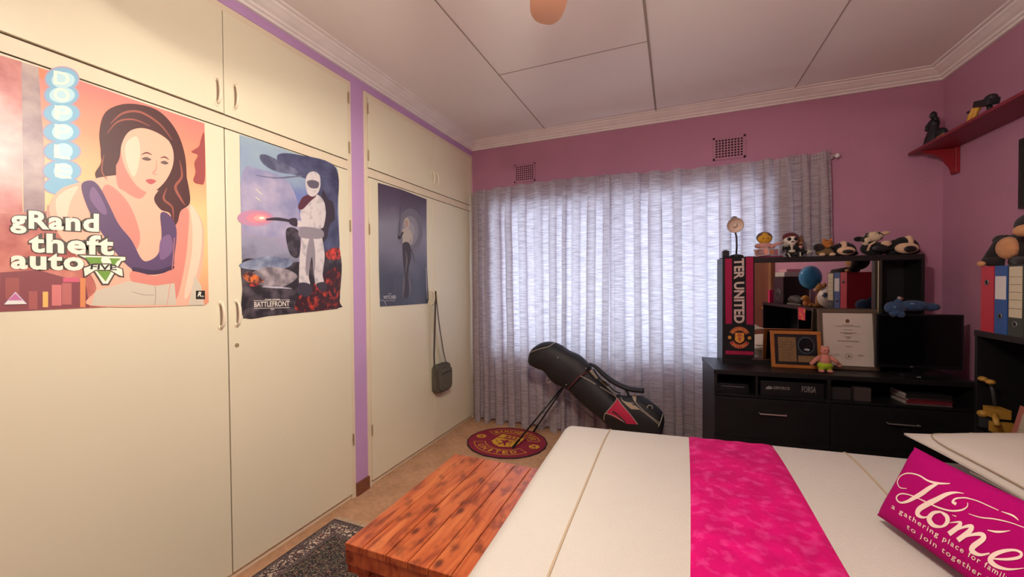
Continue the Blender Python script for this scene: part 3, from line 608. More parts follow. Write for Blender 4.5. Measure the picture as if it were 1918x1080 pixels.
# ---- Persian rug
def rugmat(name, base, specks, scale, sz, seedv):
    m = M(name, base, 0.95); nt = m.node_tree; N = nt.nodes; L = nt.links; b = N['Principled BSDF']; tc = N.new('ShaderNodeTexCoord'); prev = None
    for k, (h, sc, thr) in enumerate(specks):
        mp = N.new('ShaderNodeMapping'); mp.inputs['Location'].default_value = (seedv+k*3.7, k*1.3, 0); L.new(tc.outputs['Object'], mp.inputs[0])
        nz = N.new('ShaderNodeTexNoise'); nz.inputs['Scale'].default_value = sc; nz.inputs['Detail'].default_value = 1.5; L.new(mp.outputs[0], nz.inputs[0])
        ws = N.new('ShaderNodeMath'); ws.operation = 'PINGPONG'; ws.inputs[1].default_value = 0.06; L.new(nz.outputs[0], ws.inputs[0])
        gt = N.new('ShaderNodeMath'); gt.operation = 'GREATER_THAN'; gt.inputs[1].default_value = thr; L.new(ws.outputs[0], gt.inputs[0])
        mx = N.new('ShaderNodeMix'); mx.data_type = 'RGBA'; mx.inputs[7].default_value = hexc(h)+(1,)
        if prev: L.new(prev, mx.inputs[6])
        else: mx.inputs[6].default_value = hexc(base)+(1,)
        L.new(gt.outputs[0], mx.inputs[0]); prev = mx.outputs[2]
    L.new(prev, b.inputs['Base Color']); return m
field = rugmat('rug_field', '1c1c24', [('3c4434', 13, 0.040), ('8c6a5c', 17, 0.0525), ('b8a890', 21, 0.0565), ('6c3436', 15, 0.056)], 1, 1, 0)
border = rugmat('rug_border', '584a48', [('c8b8a4', 16, 0.036), ('2a2630', 18, 0.044), ('8c5048', 14, 0.055)], 1, 1, 9)
guard = rugmat('rug_guard', '352c34', [('a08c80', 60, 0.045)], 1, 1, 5)
RX0, RX1, RY0, RY1 = 0.085, 1.62, -3.7, -1.935
rug = thing('patterned_rug', 'dark patterned rug with cream border and fringe beside the cupboards', 'rug', ((RX0+RX1)/2, (RY0+RY1)/2, 0), 0)
b = MB().span((RX0, RY0, 0.001), (RX1, RY1, 0.008)); b.obj('rug_base', M('rug_edge', '2c242a', 0.95), rug, world=True)
b = MB()
def frame_(ins0, ins1, z, m):
    b.mat(m); x0, x1, y0, y1 = RX0+ins0, RX1-ins0, RY0+ins0, RY1-ins0; a0, a1, c0, c1 = RX0+ins1, RX1-ins1, RY0+ins1, RY1-ins1
    b.add([(x0, y0, z), (x1, y0, z), (x1, y1, z), (x0, y1, z), (a0, c0, z), (a1, c0, z), (a1, c1, z), (a0, c1, z)], [(0, 1, 5, 4), (1, 2, 6, 5), (2, 3, 7, 6), (3, 0, 4, 7)])
frame_(0.008, 0.03, 0.0086, guard); frame_(0.03, 0.10, 0.0086, border); frame_(0.10, 0.125, 0.0086, guard)
b.mat(field); z = 0.0086; b.add([(RX0+0.125, RY0+0.125, z), (RX1-0.125, RY0+0.125, z), (RX1-0.125, RY1-0.125, z), (RX0+0.125, RY1-0.125, z)], [(0, 1, 2, 3)]); b.obj('rug_pile', None, rug, world=True)
b = MB(); x = RX0; 
while x < RX1:
    dx = random.uniform(-0.006, 0.006); b.path([(x, RY1-0.002, 0.006), (x+dx, RY1+0.02, 0.005), (x+dx*2, RY1+0.034+random.uniform(-0.006, 0.006), 0.0035)], 0.0024, 5); x += 0.0065
b.obj('fringe', M('rug_fringe', 'c4ac90', 0.95), rug, world=True)

# ---- pine blanket chest
def wood(name, base, dark_, lite):
    m = M(name, base, 0.32, coat=0.25); nt = m.node_tree; N = nt.nodes; L = nt.links; b = N['Principled BSDF']; tc = N.new('ShaderNodeTexCoord')
    mp = N.new('ShaderNodeMapping'); mp.inputs['Scale'].default_value = (14, 1.6, 6); L.new(tc.outputs['Object'], mp.inputs[0])
    n1 = N.new('ShaderNodeTexNoise'); n1.inputs['Scale'].default_value = 2.2; n1.inputs['Detail'].default_value = 8; n1.inputs['Distortion'].default_value = 0.8; L.new(mp.outputs[0], n1.inputs[0])
    r = N.new('ShaderNodeValToRGB'); e = r.color_ramp.elements; e[0].position = 0.3; e[0].color = hexc(dark_)+(1,); e[1].position = 0.68; e[1].color = hexc(lite)+(1,); q = e.new(0.47); q.color = hexc(base)+(1,); L.new(n1.outputs[0], r.inputs[0])
    mp2 = N.new('ShaderNodeMapping'); mp2.inputs['Scale'].default_value = (1.6, 1, 1); L.new(tc.outputs['Object'], mp2.inputs[0])
    v = N.new('ShaderNodeTexVoronoi'); v.inputs['Scale'].default_value = 5.5; L.new(mp2.outputs[0], v.inputs[0])
    n2 = N.new('ShaderNodeTexNoise'); n2.inputs['Scale'].default_value = 11; n2.inputs['Detail'].default_value = 4; L.new(mp2.outputs[0], n2.inputs[0])
    mr = N.new('ShaderNodeMapRange'); mr.inputs[1].default_value = 0.07; mr.inputs[2].default_value = 0.17; mr.inputs[3].default_value = 0.85; mr.inputs[4].default_value = 0; L.new(v.outputs['Distance'], mr.inputs[0])
    m2 = N.new('ShaderNodeMapRange'); m2.inputs[1].default_value = 0.52; m2.inputs[2].default_value = 0.72; m2.inputs[4].default_value = 0.8; L.new(n2.outputs[0], m2.inputs[0])
    mxx = N.new('ShaderNodeMath'); mxx.operation = 'MAXIMUM'; L.new(mr.outputs[0], mxx.inputs[0]); L.new(m2.outputs[0], mxx.inputs[1])
    mx = N.new('ShaderNodeMix'); mx.data_type = 'RGBA'; mx.inputs[7].default_value = hexc('4a1a10')+(1,); L.new(mxx.outputs[0], mx.inputs[0]); L.new(r.outputs[0], mx.inputs[6]); L.new(mx.outputs[2], b.inputs['Base Color']); return m
wd = wood('stained_pine', 'b4582e', '7a2e18', 'cc7440')
A1, A2, A3, A4 = [at(*p, 'z', 0.45) for p in ((645, 1015), (852, 849), (1020, 868), (868, 1079))]
ax = (A2-A1).normalized(); wvec = Vector((ax.y, -ax.x, 0)); Lc = (A2-A1).length; Wc = 0.56
chest = thing('blanket_chest', 'stained pine plank chest with dark knots at the foot of the bed', 'chest', (A1.x, A1.y, 0), math.atan2(-ax.x, ax.y))
# local: x across (towards bed), y away from the camera
TOPZ = 0.45; b = MB(); n = 6; xs = [0, 0.085, 0.19, 0.285, 0.37, 0.46, Wc]
for i in range(n): b.span((xs[i]+0.002, 0, TOPZ-0.028), (xs[i+1]-0.002, Lc, TOPZ-random.uniform(0, 0.0015)))
b.obj('lid_planks', wd, chest, bevel=0.003)
b = MB(); b.span((0.0, 0.004, TOPZ-0.085), (Wc, 0.03, TOPZ-0.029)); b.span((0.0, Lc-0.03, TOPZ-0.085), (Wc, Lc-0.004, TOPZ-0.029)); b.span((0.0, 0.03, TOPZ-0.085), (0.025, Lc-0.03, TOPZ-0.029)); b.span((Wc-0.025, 0.03, TOPZ-0.085), (Wc, Lc-0.03, TOPZ-0.029)); b.obj('lid_rim', wd, chest, bevel=0.003)
b = MB()
for z0, z1 in ((0.05, 0.2), (0.202, 0.362)):
    b.span((0.03, 0.035, z0), (Wc-0.03, 0.055, z1)); b.span((0.03, Lc-0.055, z0), (Wc-0.03, Lc-0.035, z1)); b.span((0.03, 0.055, z0), (0.05, Lc-0.055, z1)); b.span((Wc-0.05, 0.055, z0), (Wc-0.03, Lc-0.055, z1))
b.span((0.03, 0.035, 0.05), (Wc-0.03, Lc-0.035, 0.065)); b.obj('chest_body', wd, chest, bevel=0.003)
for x in (0.03, Wc-0.09):
    for y in (0.03, Lc-0.09): MB().span((x, y, 0.009), (x+0.06, y+0.06, 0.05)).obj('foot', wd, chest, bevel=0.003)
b = MB(); b.span((0.0, 0.012, 0.33), (0.10, 0.034, 0.362)); b.obj('end_cleat', wd, chest, bevel=0.003)

# ================================================================ BED
BA = 0.095; BO = Vector((1.472, -1.612)); BL, BWd = 1.785, 1.46; BZ = 0.65
bc, bs = math.cos(BA), math.sin(BA)
def skew(u, v): return 0.07*max(0, min(v, BWd))*min(1, max(0, 1-u/0.55))     # the cover's foot edge hangs a little askew
def bw(u, v, z): return Vector((BO.x + u*bc + v*bs - skew(u, v), BO.y + u*bs - v*bc, z))     # u to the headboard, v towards the camera
bed = thing('bed', 'double bed base and mattress under the white bedspread', 'bed', (BO.x, BO.y, 0), BA)
wbase = M('bed_base_fabric', 'c8bfb4', 0.9); wmat = M('mattress_fabric', 'e2dcd2', 0.9)
MB().span((0.02, -BWd+0.02, 0.10), (BL, -0.02, 0.34)).obj('bed_base', wbase, bed, bevel=0.02)
MB().span((0.01, -BWd+0.01, 0.345), (BL, -0.01, 0.615)).obj('mattress', wmat, bed, bevel=0.04, seg=4, smooth=True)
for x in (0.12, BL-0.12):
    for y in (-0.12, -BWd+0.12): MB().cyl((x, y, 0), (x, y, 0.10), 0.03).obj('leg', M('black_plastic', '1a1a1a', 0.5), bed)
spread = thing('bedspread', 'white quilted bedspread with beige piping over the whole bed', 'bedspread', (BO.x, BO.y, BZ), 0)
quilt = M('bedspread_cotton', 'cbc5bb', 0.85, noise=(2.5, 0.03), bump=(160, 0.35), sheen=0.2)
def cloth(u, v, z=BZ, r=0.085, L=BL, Wd=BWd, ext=0.0):
    """bed-cover surface at flat coordinates u, v (beyond the edges it falls)"""
    eu = -u if u < 0 else 0.0; ev = -v if v < 0 else (v-Wd if v > Wd else 0.0)
    e = math.hypot(eu, ev); cu = max(u, 0); cv = min(max(v, 0), Wd)
    if e < 1e-6: g = 0.0; f = 0.0; dx = dy = 0
    else:
        dx, dy = -eu/e, (-ev if v < 0 else ev)/e; t = min(e/r, PI/2); f = r*math.sin(t)*0.8 + max(0, e-r*PI/2)*0.12; g = r*(1-math.cos(t)) + max(0, e-r*PI/2)*0.98
    zz = z - g + 0.004*math.sin(u*7+v*3)*math.sin(v*5) - 0.01*max(0, 1-min(cu, cv, Wd-cv)/0.25)**2
    if e > r*PI/2: k = min(1, (e-r*PI/2)/0.2); wv = 0.010*k*math.sin((u if ev > eu else v)*19); dx2, dy2 = (dx, dy); f += wv
    return bw(cu + dx*f + (0.085 if 0 else 0), cv + dy*f, max(zz, 0.1))
def cl(u, v): return cloth(u, v)
U0, V0, V1 = -0.56, -0.56, BWd+0.56
b = MB(); nu, nv = 90, 100; b.grid(lambda a, c: cl(U0+(BL-U0)*a, V0+(V1-V0)*c), nu, nv); sp = b.obj('quilt_top', quilt, spread, smooth=True, world=True)
pip = M('piping_beige', 'b8a488', 0.8)
def bu(p): d = p - Vector((BO.x, BO.y, p.z)); return d.x*bc + d.y*bs, d.x*bs - d.y*bc
for pa, pb, va, vb in (((1147, 792), (1011, 1079), -0.5, BWd+0.5), ((1578, 838), (1670, 935), -0.5, BWd+0.5)):
    ua = bu(at(*pa, 'z', BZ)); ub = bu(at(*pb, 'z', BZ)); sl = (ub[0]-ua[0])/(ub[1]-ua[1])
    pts = [cl(ua[0]+sl*(v-ua[1]) + 1.15*skew(ua[0]+sl*(v-ua[1]), v), v) + Vector((0, 0, 0.001)) for v in [va+(vb-va)*i/90 for i in range(91)]]
    b = MB(); b.path(pts, 0.0042, 6); b.obj('piping', pip, spread, smooth=True, world=True)
# cerise velvet runner
vel = M('cerise_velvet', 'cc046c', 0.85, spec=0.12, sheen=0.04, noise=(11, 0.25), bump=(40, 0.25), two=('dc3a8a', 24, 0.5, 0.70))
ra = [bu(at(*p, 'z', BZ+0.008)) for p in ((1290, 810), (1302, 1079), (1448, 830), (1595, 1079))]
run = MB()
def runf(a, c):
    v = -0.015 + (BWd+0.25)*c; uL = ra[0][0] + (ra[1][0]-ra[0][0])*(v-ra[0][1])/(ra[1][1]-ra[0][1]); uR = ra[2][0] + (ra[3][0]-ra[2][0])*(v-ra[2][1])/(ra[3][1]-ra[2][1])
    p = cl(uL+(uR-uL)*a, v); edge = min(a, 1-a, c*4)
    return p + Vector((0, 0, 0.009*min(1, edge*14) + 0.0015 + 0.0015*math.sin(a*23+c*9)))
run.grid(runf, 40, 80); o = run.obj('bed_runner', vel, None, smooth=True); tag(o, 'cerise pink velvet runner laid across the white bedspread', 'bed runner')

# ---- pillows
def pillow(mb, c, du, dv, dn, lu, lv, t, flat=0.0, pinch=0.9, seed=0, n=26):
    """puffed rectangle; du, dv, dn unit axes; returns function of (a, b, side)"""
    c = Vector(c); du, dv, dn = Vector(du), Vector(dv), Vector(dn)
    def f(a, b_, s):
        x, y = 2*a-1, 2*b_-1; ex = 1-0.07*pinch*(1-y*y)*abs(x)**1 ; ey = 1-0.07*pinch*(1-x*x)*abs(y)
        m = 1.0-flat; q = max(0, 1-(abs(x)/m)**2.6)*max(0, 1-(abs(y)/m)**2.6); h = t/2*q**0.42
        return c + du*(x*lu/2*(1-0.07*pinch*(1-y*y))) + dv*(y*lv/2*(1-0.06*pinch*(1-x*x))) + dn*(s*(h+0.004) + 0.004*math.sin(5*x+seed)*math.sin(4*y+seed*2)*q)
    for s in (1, -1): mb.grid(lambda a, b_: f(a, b_, s), n, n)
    rim = [(i/n, 0) for i in range(n)] + [(1, i/n) for i in range(n)] + [(1-i/n, 1) for i in range(n)] + [(0, 1-i/n) for i in range(n)]
    mb.rings([[f(*p, 1) for p in rim], [f(*p, -1) for p in rim]]); return f, rim
pc = M('pillow_cotton', 'd2c9be', 0.85, bump=(120, 0.25), noise=(3, 0.04))
def bed_pillow(label, u, v, z, tilt, lu, lv, th, seed, yaw=0, flange=0.08):
    a = BA + yaw; du = Vector((math.cos(a)*math.cos(tilt), math.sin(a)*math.cos(tilt), math.sin(tilt))); dv = Vector((math.sin(a), -math.cos(a), 0)); dn = dv.cross(du); dn = -dn if dn.z < 0 else dn
    c = bw(u, v, z); t = thing('pillow', label, 'pillow', tuple(bw(u, v, z-th/2)), 0, group='white pillows at the head of the bed')
    b = MB(); f, rim = pillow(b, c, du, dv, dn, lu, lv, th, flange, seed=seed); b.obj('pillow_cover', pc, t, smooth=True, world=True)
    b = MB(); m = 1-flange*1.2; k = 40; pts = []
    for i in range(k+1):
        th_ = 2*PI*i/k; x = math.copysign(abs(math.cos(th_))**0.35, math.cos(th_))*m; y = math.copysign(abs(math.sin(th_))**0.35, math.sin(th_))*m
        pts.append(f((x+1)/2, (y+1)/2, 1))
    b.path(pts, 0.003, 5, caps=False); b.obj('piping', M('pillow_piping', 'a8957c', 0.8), t, smooth=True, world=True); return t
bed_pillow('white pillow lying on the bed at the desk side, lower of the two', 1.71, 0.47, BZ+0.038, 0.02, 0.34, 0.58, 0.062, 1)
bed_pillow('white flanged pillow on top of the desk side pair, behind the cerise cushion', 1.665, 0.375, BZ+0.128, 0.11, 0.47, 0.74, 0.105, 2)
bed_pillow('white pillow at the near side of the bed, lower of its pair', 1.60, 1.17, BZ+0.063, 0.02, 0.40, 0.56, 0.12, 3)
bed_pillow('white pillow at the near side of the bed, upper of its pair', 1.57, 1.17, BZ+0.197, 0.08, 0.44, 0.68, 0.12, 4)
# ---- cerise cushion with lettering
cer = M('cerise_cotton', 'a80468', 0.9, spec=0.12, bump=(200, 0.3), noise=(4, 0.06))
cu = thing('scatter_cushion', 'cerise cushion with white Home lettering leaning on the pillows', 'cushion', (2.72, -2.32, BZ))
Lp = at(1645, 965, 'z', 0.672); Ep = at(1800, 1079, 'z', 0.672); lx = (Ep-Lp).normalized(); d = ray(1715, 838); Tp = CC + d*((Lp-CC).dot(lx)/d.dot(lx)); hx = (Tp-Lp).normalized(); hl = (Tp-Lp).length
cn = lx.cross(hx); cn = -cn if cn.dot(CC-Lp) < 0 else cn; CL = 0.46
b = MB(); f, rim = pillow(b, Lp + lx*CL/2 + hx*hl/2, lx, hx, cn, CL, hl, 0.10, 0.0, 0.8, 3, 40); cob = b.obj('cushion_cover', cer, cu, smooth=True, world=True)
bv = BVHTree.FromPolygons([tuple(p) for p in b.v], b.f)
def cproj(zx, zy):
    dd = ray(1560+zx/3.6, 780+zy/3.6); hit = bv.ray_cast(CC, dd.normalized())
    return hit[0] if hit[0] else CC + dd*((Lp-CC).dot(cn)/dd.dot(cn))
A = Art(cproj, cn, 0.0000, 1); A.step = 0.0
ivory = M('ivory_print', 'f0dccc', 0.8)
class ArtOn(Art):
    def _put(s, pts, fs, mat): s.mb.mat(mat); s.mb.add([s.p(*q) + s.n*0.0012 for q in pts], fs)
A = ArtOn(cproj, cn)
for st in ([(500, 485, 4), (455, 478, 6), (438, 440, 6), (460, 400, 7), (510, 382, 8), (580, 395, 9), (640, 430, 11), (700, 448, 15), (780, 452, 7), (792, 448, 3)],
           [(715, 450, 12), (660, 478, 28), (600, 520, 33), (550, 548, 28), (505, 572, 20), (460, 580, 11), (434, 560, 9), (436, 535, 9), (465, 520, 9), (520, 528, 7), (580, 552, 7), (640, 580, 9), (720, 615, 10), (800, 635, 11), (870, 630, 12), (908, 608, 8), (912, 580, 4)],
           [(885, 518, 3), (830, 512, 12), (770, 524, 26), (700, 560, 35), (640, 590, 38), (585, 625, 36), (575, 660, 28), (610, 680, 15), (650, 672, 8)],
           [(735, 642, 12), (680, 650, 26), (652, 690, 34), (680, 732, 28), (735, 742, 16), (772, 715, 28), (772, 675, 28), (735, 644, 14)],
           [(835, 590, 20), (812, 575, 18), (830, 554, 12), (870, 548, 9), (910, 550, 8), (980, 570, 6), (1060, 605, 6), (1120, 632, 4)],
           [(1140, 640, 4), (1205, 662, 11), (1235, 680, 10), (1255, 700, 4)], [(918, 655, 3), (1000, 680, 7), (1090, 690, 8), (1200, 715, 6), (1310, 755, 5)],
           [(790, 716, 4), (860, 712, 16), (850, 742, 32), (785, 792, 36)], [(800, 788, 8), (870, 750, 16), (935, 738, 26), (925, 772, 36), (845, 834, 36)],
           [(860, 830, 8), (920, 802, 16), (1000, 792, 28), (1018, 822, 36), (950, 876, 40), (945, 908, 34), (995, 932, 20), (1060, 922, 10)],
           [(1080, 958, 9), (1180, 962, 18), (1262, 948, 22), (1272, 918, 18), (1225, 900, 16), (1150, 908, 26), (1085, 936, 34), (1066, 972, 36), (1110, 1010, 26), (1190, 1030, 15), (1290, 1022, 5)],
           [(1045, 765, 4), (1100, 776, 14), (1150, 776, 12), (1200, 768, 3)], [(808, 664, 3), (835, 673, 6)]):
    A.line(st, ivory, 8)
A.text('a gathering place for family', (393, 626), (1180, 1128), (1200, 1080), (405, 586), ivory, 0.008, spacing=1.25)
A.text('to join together in', (495, 762), (1070, 1150), (1090, 1104), (505, 722), ivory, 0.008, spacing=1.25)
A.mb.obj('printed_lettering', None, cob, world=True)

# ================================================================ BOOKCASE HEADBOARD along the right wall
blk = M('black_ash', '131213', 0.42, noise=(9, 0.25), stretch=(1, 1, 6), bump=(60, 0.08))
blk2 = M('black_ash_dark', '131214', 0.5)
HX, HY0, HY1, HT = 3.41, -2.52, -0.905, 1.158
hb = thing('headboard_bookcase', 'black open bookcase behind the head of the bed, binders on its top', 'bookcase', (HX, HY1, 0))
b = MB(); b.span((HX, HY0, HT-0.03), (W-0.012, HY1, HT)); b.obj('top', blk, hb, world=True, bevel=0.002)
for y in (HY1, HY1-0.79, HY0+0.018): MB().span((HX+0.004, y-0.018, 0), (W-0.014, y, HT-0.031)).obj('side_panel', blk, hb, world=True, bevel=0.001)
for z in (0.66,): MB().span((HX+0.01, HY1-0.018-0.772, z), (W-0.014, HY1-0.018, z+0.018)).obj('shelf', blk, hb, world=True); MB().span((HX+0.01, HY0+0.018, z), (W-0.014, HY1-0.808, z+0.018)).obj('shelf', blk, hb, world=True)
MB().span((W-0.012, HY0, 0.0), (W-0.006, HY1, HT-0.031)).obj('back_panel', blk2, hb, world=True)
MB().span((HX+0.003, HY1-0.30, 0.0), (HX+0.02, HY1-0.02, 0.655)).obj('front_panel', blk, hb, world=True)
# tan board edge above the pillow
tan = M('tan_board', 'a07848', 0.6)
# ================================================================ BLACK DRAWER UNIT AND MIRROR HUTCH
DA = math.radians(5.8); DO = Vector((2.226, -0.700)); DW, DD, DZ = 1.40, 0.46, 0.818
dc, ds = math.cos(DA), math.sin(DA)
def dw(u, v, z=0): return Vector((DO.x+u*dc-v*ds, DO.y+u*ds+v*dc, z))
dn_ = Vector((-ds, dc, 0))
def dl(px, py, v):
    q = onplane(px, py, dw(0, v), dn_); r_ = q - dw(0, 0, q.z); return (r_.x*dc+r_.y*ds, v, q.z)
du_ = thing('drawer_unit', 'long black drawer unit under the mirror and television', 'drawer unit', (DO.x, DO.y, 0), DA)
MB().span((0, 0, DZ-0.03), (DW, DD, DZ)).obj('top', blk, du_, bevel=0.0015)
for u in (0.004, 0.655, DW-0.022): MB().span((u, 0.004, 0), (u+0.018, DD-0.01, DZ-0.0305)).obj('side_panel', blk, du_)
MB().span((0.022, 0.01, 0.640), (0.655, DD-0.012, 0.655)).obj('shelf', blk, du_); MB().span((0.673, 0.01, 0.640), (DW-0.022, DD-0.012, 0.655)).obj('shelf', blk, du_)
MB().span((0.004, DD-0.009, 0.0), (DW-0.004, DD-0.003, DZ-0.031)).obj('back_panel', blk2, du_)
MB().span((0.255, 0.012, 0.655), (0.268, DD-0.012, DZ-0.031)).obj('divider', blk, du_)
chrome = M('brushed_steel', 'cfcac4', 0.3, 0.9)
for u0, u1, h0, h1 in ((0.006, 0.662, None, None), (0.666, DW-0.006, None, None)):
    for z0, z1, hz in ((0.372, 0.638, 0.548), (0.092, 0.368, 0.26)):
        d = MB().span((u0, -0.014, z0), (u1, 0.003, z1)).obj('drawer', blk, du_, bevel=0.0015)
        hc = (0.344 if u0 < 0.5 else 1.03); b = MB(); hw = 0.075; b.path([(hc-hw, -0.014, hz), (hc-hw, -0.034, hz), (hc+hw, -0.034, hz), (hc+hw, -0.014, hz)], 0.0045, 8); b.obj('handle', chrome, d)
MB().span((0.02, 0.03, 0.0), (DW-0.02, 0.045, 0.09)).obj('plinth', blk2, du_)
# hutch with mirror: local frame shares the unit's
HUL, HUR, HV0, HV1, HZ = 0.105, 1.285, 0.255, 0.44, 1.585
hu = thing('mirror_hutch', 'black hutch with a large mirror standing on the drawer unit', 'mirror', tuple(dw(HUL, HV0, DZ)), DA)
def hl_(u, v, z): return (u-HUL, v-HV0, z-DZ)
MB().span(hl_(HUL, HV0, HZ-0.036), hl_(HUR, HV1, HZ)).obj('top', blk, hu, bevel=0.002)
MB().span(hl_(HUL, HV0+0.001, DZ), hl_(HUL+0.018, HV1, HZ-0.037)).obj('side_panel', blk, hu); MB().span(hl_(HUR-0.018, HV0+0.001, DZ), hl_(HUR, HV1, HZ-0.037)).obj('side_panel', blk, hu)
MB().span(hl_(HUL+0.018, HV0+0.004, DZ), hl_(0.298, HV0+0.02, HZ-0.037)).obj('front_panel', blk, hu)
MB().span(hl_(HUL+0.018, HV1-0.012, DZ), hl_(HUR-0.018, HV1-0.004, HZ-0.037)).obj('back_panel', blk2, hu)
MB().span(hl_(1.022, HV0+0.002, DZ), hl_(1.06, HV0+0.12, HZ-0.037)).obj('divider', M('hutch_divider', '2b2c26', 0.4), hu)
MB().span(hl_(0.298, HV0+0.004, DZ), hl_(1.022, HV0+0.03, DZ+0.032)).obj('bottom_rail', blk, hu)
MB().span(hl_(1.06, HV0+0.01, 1.2), hl_(HUR-0.018, HV1-0.012, 1.215)).obj('shelf', blk, hu)
mir = M('mirror_glass', 'd6d2d0', 0.02, 1.0)
mo = MB().span(hl_(0.298, HV0+0.022, DZ+0.032), hl_(1.022, HV0+0.026, HZ-0.037)).obj('mirror', mir, hu)
MB().span(hl_(1.036, HV0-0.001, DZ+0.02), hl_(1.041, HV0+0.002, HZ-0.04)).obj('mirror_edge_strip', M('pale_strip', 'b8a888', 0.4), hu)
# ================================================================ THINGS ON AND IN THE DRAWER UNIT
def dthing(name, label, cat, u, v, z, rz=0, group=None): return thing(name, label, cat, tuple(dw(u, v, z)), DA+rz, group)
# scarf over the hutch
sc = thing('football_scarf', 'black and red football scarf hanging down the left side of the mirror', 'scarf', tuple(dw(HUL, HV0, DZ)), DA)
sblk = M('knit_black', '17141a', 0.95, bump=(300, 0.4)); sred = M('knit_crimson', 'a01848', 0.95, bump=(300, 0.4), noise=(80, 0.15)); swht = M('knit_white', 'cdb8b0', 0.95, bump=(300, 0.4), noise=(80, 0.15))
s0, s1 = HUL+0.012, HUL+0.205
b = MB(); y0 = -0.010
pr = [(y0, 0.045), (y0-0.004, 0.30), (y0, HZ-DZ-0.01), (y0+0.004, HZ-DZ+0.006), (0.02, HZ-DZ+0.009), (0.17, HZ-DZ+0.009)]
b.rings([[(s0-HUL, y, z) for y, z in pr] + [(s0-HUL, y+0.007, z-(0.003 if z > 0.75 else 0)) for y, z in pr[::-1]], [(s1-HUL, y, z) for y, z in pr] + [(s1-HUL, y+0.007, z-(0.003 if z > 0.75 else 0)) for y, z in pr[::-1]]], caps=True)
b.obj('knitted_band', sblk, sc)
def sproj(px, py): q = dl(px, py, HV0-0.016); return dw(q[0], HV0-0.016, q[2])
A = Art(sproj, -dn_, 0.0003)
A.flat([(1358, 484), (1371, 484), (1371, 606), (1359, 606)], sred); A.flat([(1397, 481), (1411, 481), (1411, 608), (1398, 607)], sred); A.flat([(1359, 656), (1411, 658), (1411, 665), (1359, 663)], sred)
# lettering reads downwards
A.text('TER UNITED', (1374.5, 484), (1374.5, 605), (1394.5, 605), (1393.5, 483), swht, 0.035, spacing=1.0)
A.mb.obj('knitted_stripes', None, sc, world=True)
cq = dl(1385, 632, HV0-0.018); cc_ = dw(cq[0], HV0-0.018, cq[2])
cm = crest(lambda u, v: cc_ + Vector((dc, ds, 0))*(u*0.086) + Vector((0, 0, 1))*(v*0.095), -dn_, 0.0002, (M('crest_red', 'a8323c', 0.9), M('crest_yellow', 'd8a23c', 0.9), M('crest_dark', '7a1c24', 0.9), sblk), ring=False)
cm.obj('club_crest', None, sc, world=True)
# desk lamp on the hutch
la = dthing('desk_lamp', 'small desk lamp with black gooseneck and pale shade on the hutch', 'lamp', 0.215, HV0+0.085, HZ+0.010)
lb = M('lamp_black', '18161a', 0.4); ls = M('lamp_shade_grey', '8c8486', 0.4); li = M('lamp_shade_inside', 'd8c0b0', 0.5)
b = MB(); b.lathe((0, 0, 0), [(0, 0), (0.048, 0), (0.048, 0.010), (0.035, 0.018), (0.012, 0.024), (0, 0.024)]); b.obj('base', lb, la, smooth=True)
b = MB(); b.path([(0, 0, 0.02), (0.003, 0, 0.08), (0.0, -0.004, 0.15), (-0.008, 0.006, 0.20), (-0.008, 0.016, 0.235)], 0.0065, 8); b.obj('gooseneck', lb, la, smooth=True)
axd = Vector((-0.06, -0.75, -0.16)).normalized(); hc_ = Vector((-0.010, 0.018, 0.245))
b = MB(); b.lathe(hc_, [(0.0, -0.028), (0.018, -0.024), (0.024, -0.005), (0.028, 0.016), (0.05, 0.04), (0.056, 0.055), (0.053, 0.055), (0.046, 0.041), (0.024, 0.018)], axis=axd); b.ell(hc_ + Vector((0.002, 0.01, 0.042)), (0.024, 0.028, 0.024)); b.obj('lamp_shade', ls, la, smooth=True)
b = MB(); b.lathe(hc_, [(0.0525, 0.0553), (0.0455, 0.0415), (0.023, 0.019), (0, 0.018)], axis=axd); b.obj('shade_lining', li, la, smooth=True)
b = MB(); b.ell(hc_+axd*0.03, (0.018, 0.018, 0.018)); b.obj('light_bulb', M('unlit_bulb', 'cbb8aa', 0.3), la, smooth=True)
b = MB(); b.span((-0.022, -0.02, 0), (0.022, 0.02, 0.046)); b.lathe((0, 0, 0.046), [(0, 0.006), (0.014, 0.006), (0.014, 0)]); o = b.obj('small_box', lb, None, bevel=0.002)
o.location = dw(0.135, HV0+0.05, HZ+0.0105); o.rotation_euler = (0, 0, DA); tag(o, 'small black box beside the desk lamp on the hutch corner', 'box')
# cards and book behind
bk = dthing('book', 'burgundy book standing behind the small picture cards on the hutch', 'book', 0.33, HV0+0.03, HZ)
MB().span((-0.065, -0.0, 0.0), (0.17, 0.14, 0.012)).obj('cover', M('burgundy_cover', '6e1c38', 0.5), bk, bevel=0.001)
bk['label'] = 'burgundy book lying flat under the small picture cards on the hutch'
def card(label, u, v, z, w_, h_, rz, tilt, cols):
    t = dthing('picture_card', label, 'card', u, v, z, 0, 'picture cards leaning on the hutch'); t.rotation_euler = (math.radians(-14), math.radians(tilt), DA)
    MB().span((-w_/2, -0.001, 0), (w_/2, 0.001, h_)).obj('card', M('card_border', 'b8a8a8', 0.5), t)
    A = Art(lambda x, y: Vector((x*w_/2, -0.0012, h_*y)), (0, -1, 0), 0.0003)
    A.box(-0.9, 0.08, 0.9, 0.92, M('c_'+cols[0], cols[0], 0.5)); A.box(-0.82, 0.14, 0.3, 0.86, M('c_'+cols[1], cols[1], 0.5, two=(cols[2], 60, 0.4, 0.65))); A.disc((0.0, 0.5), 0.28, 0.26, M('c_'+cols[2], cols[2], 0.5)); A.box(0.4, 0.15, 0.8, 0.85, M('c_'+cols[3], cols[3], 0.5))
    A.mb.obj('printed_front', None, t)
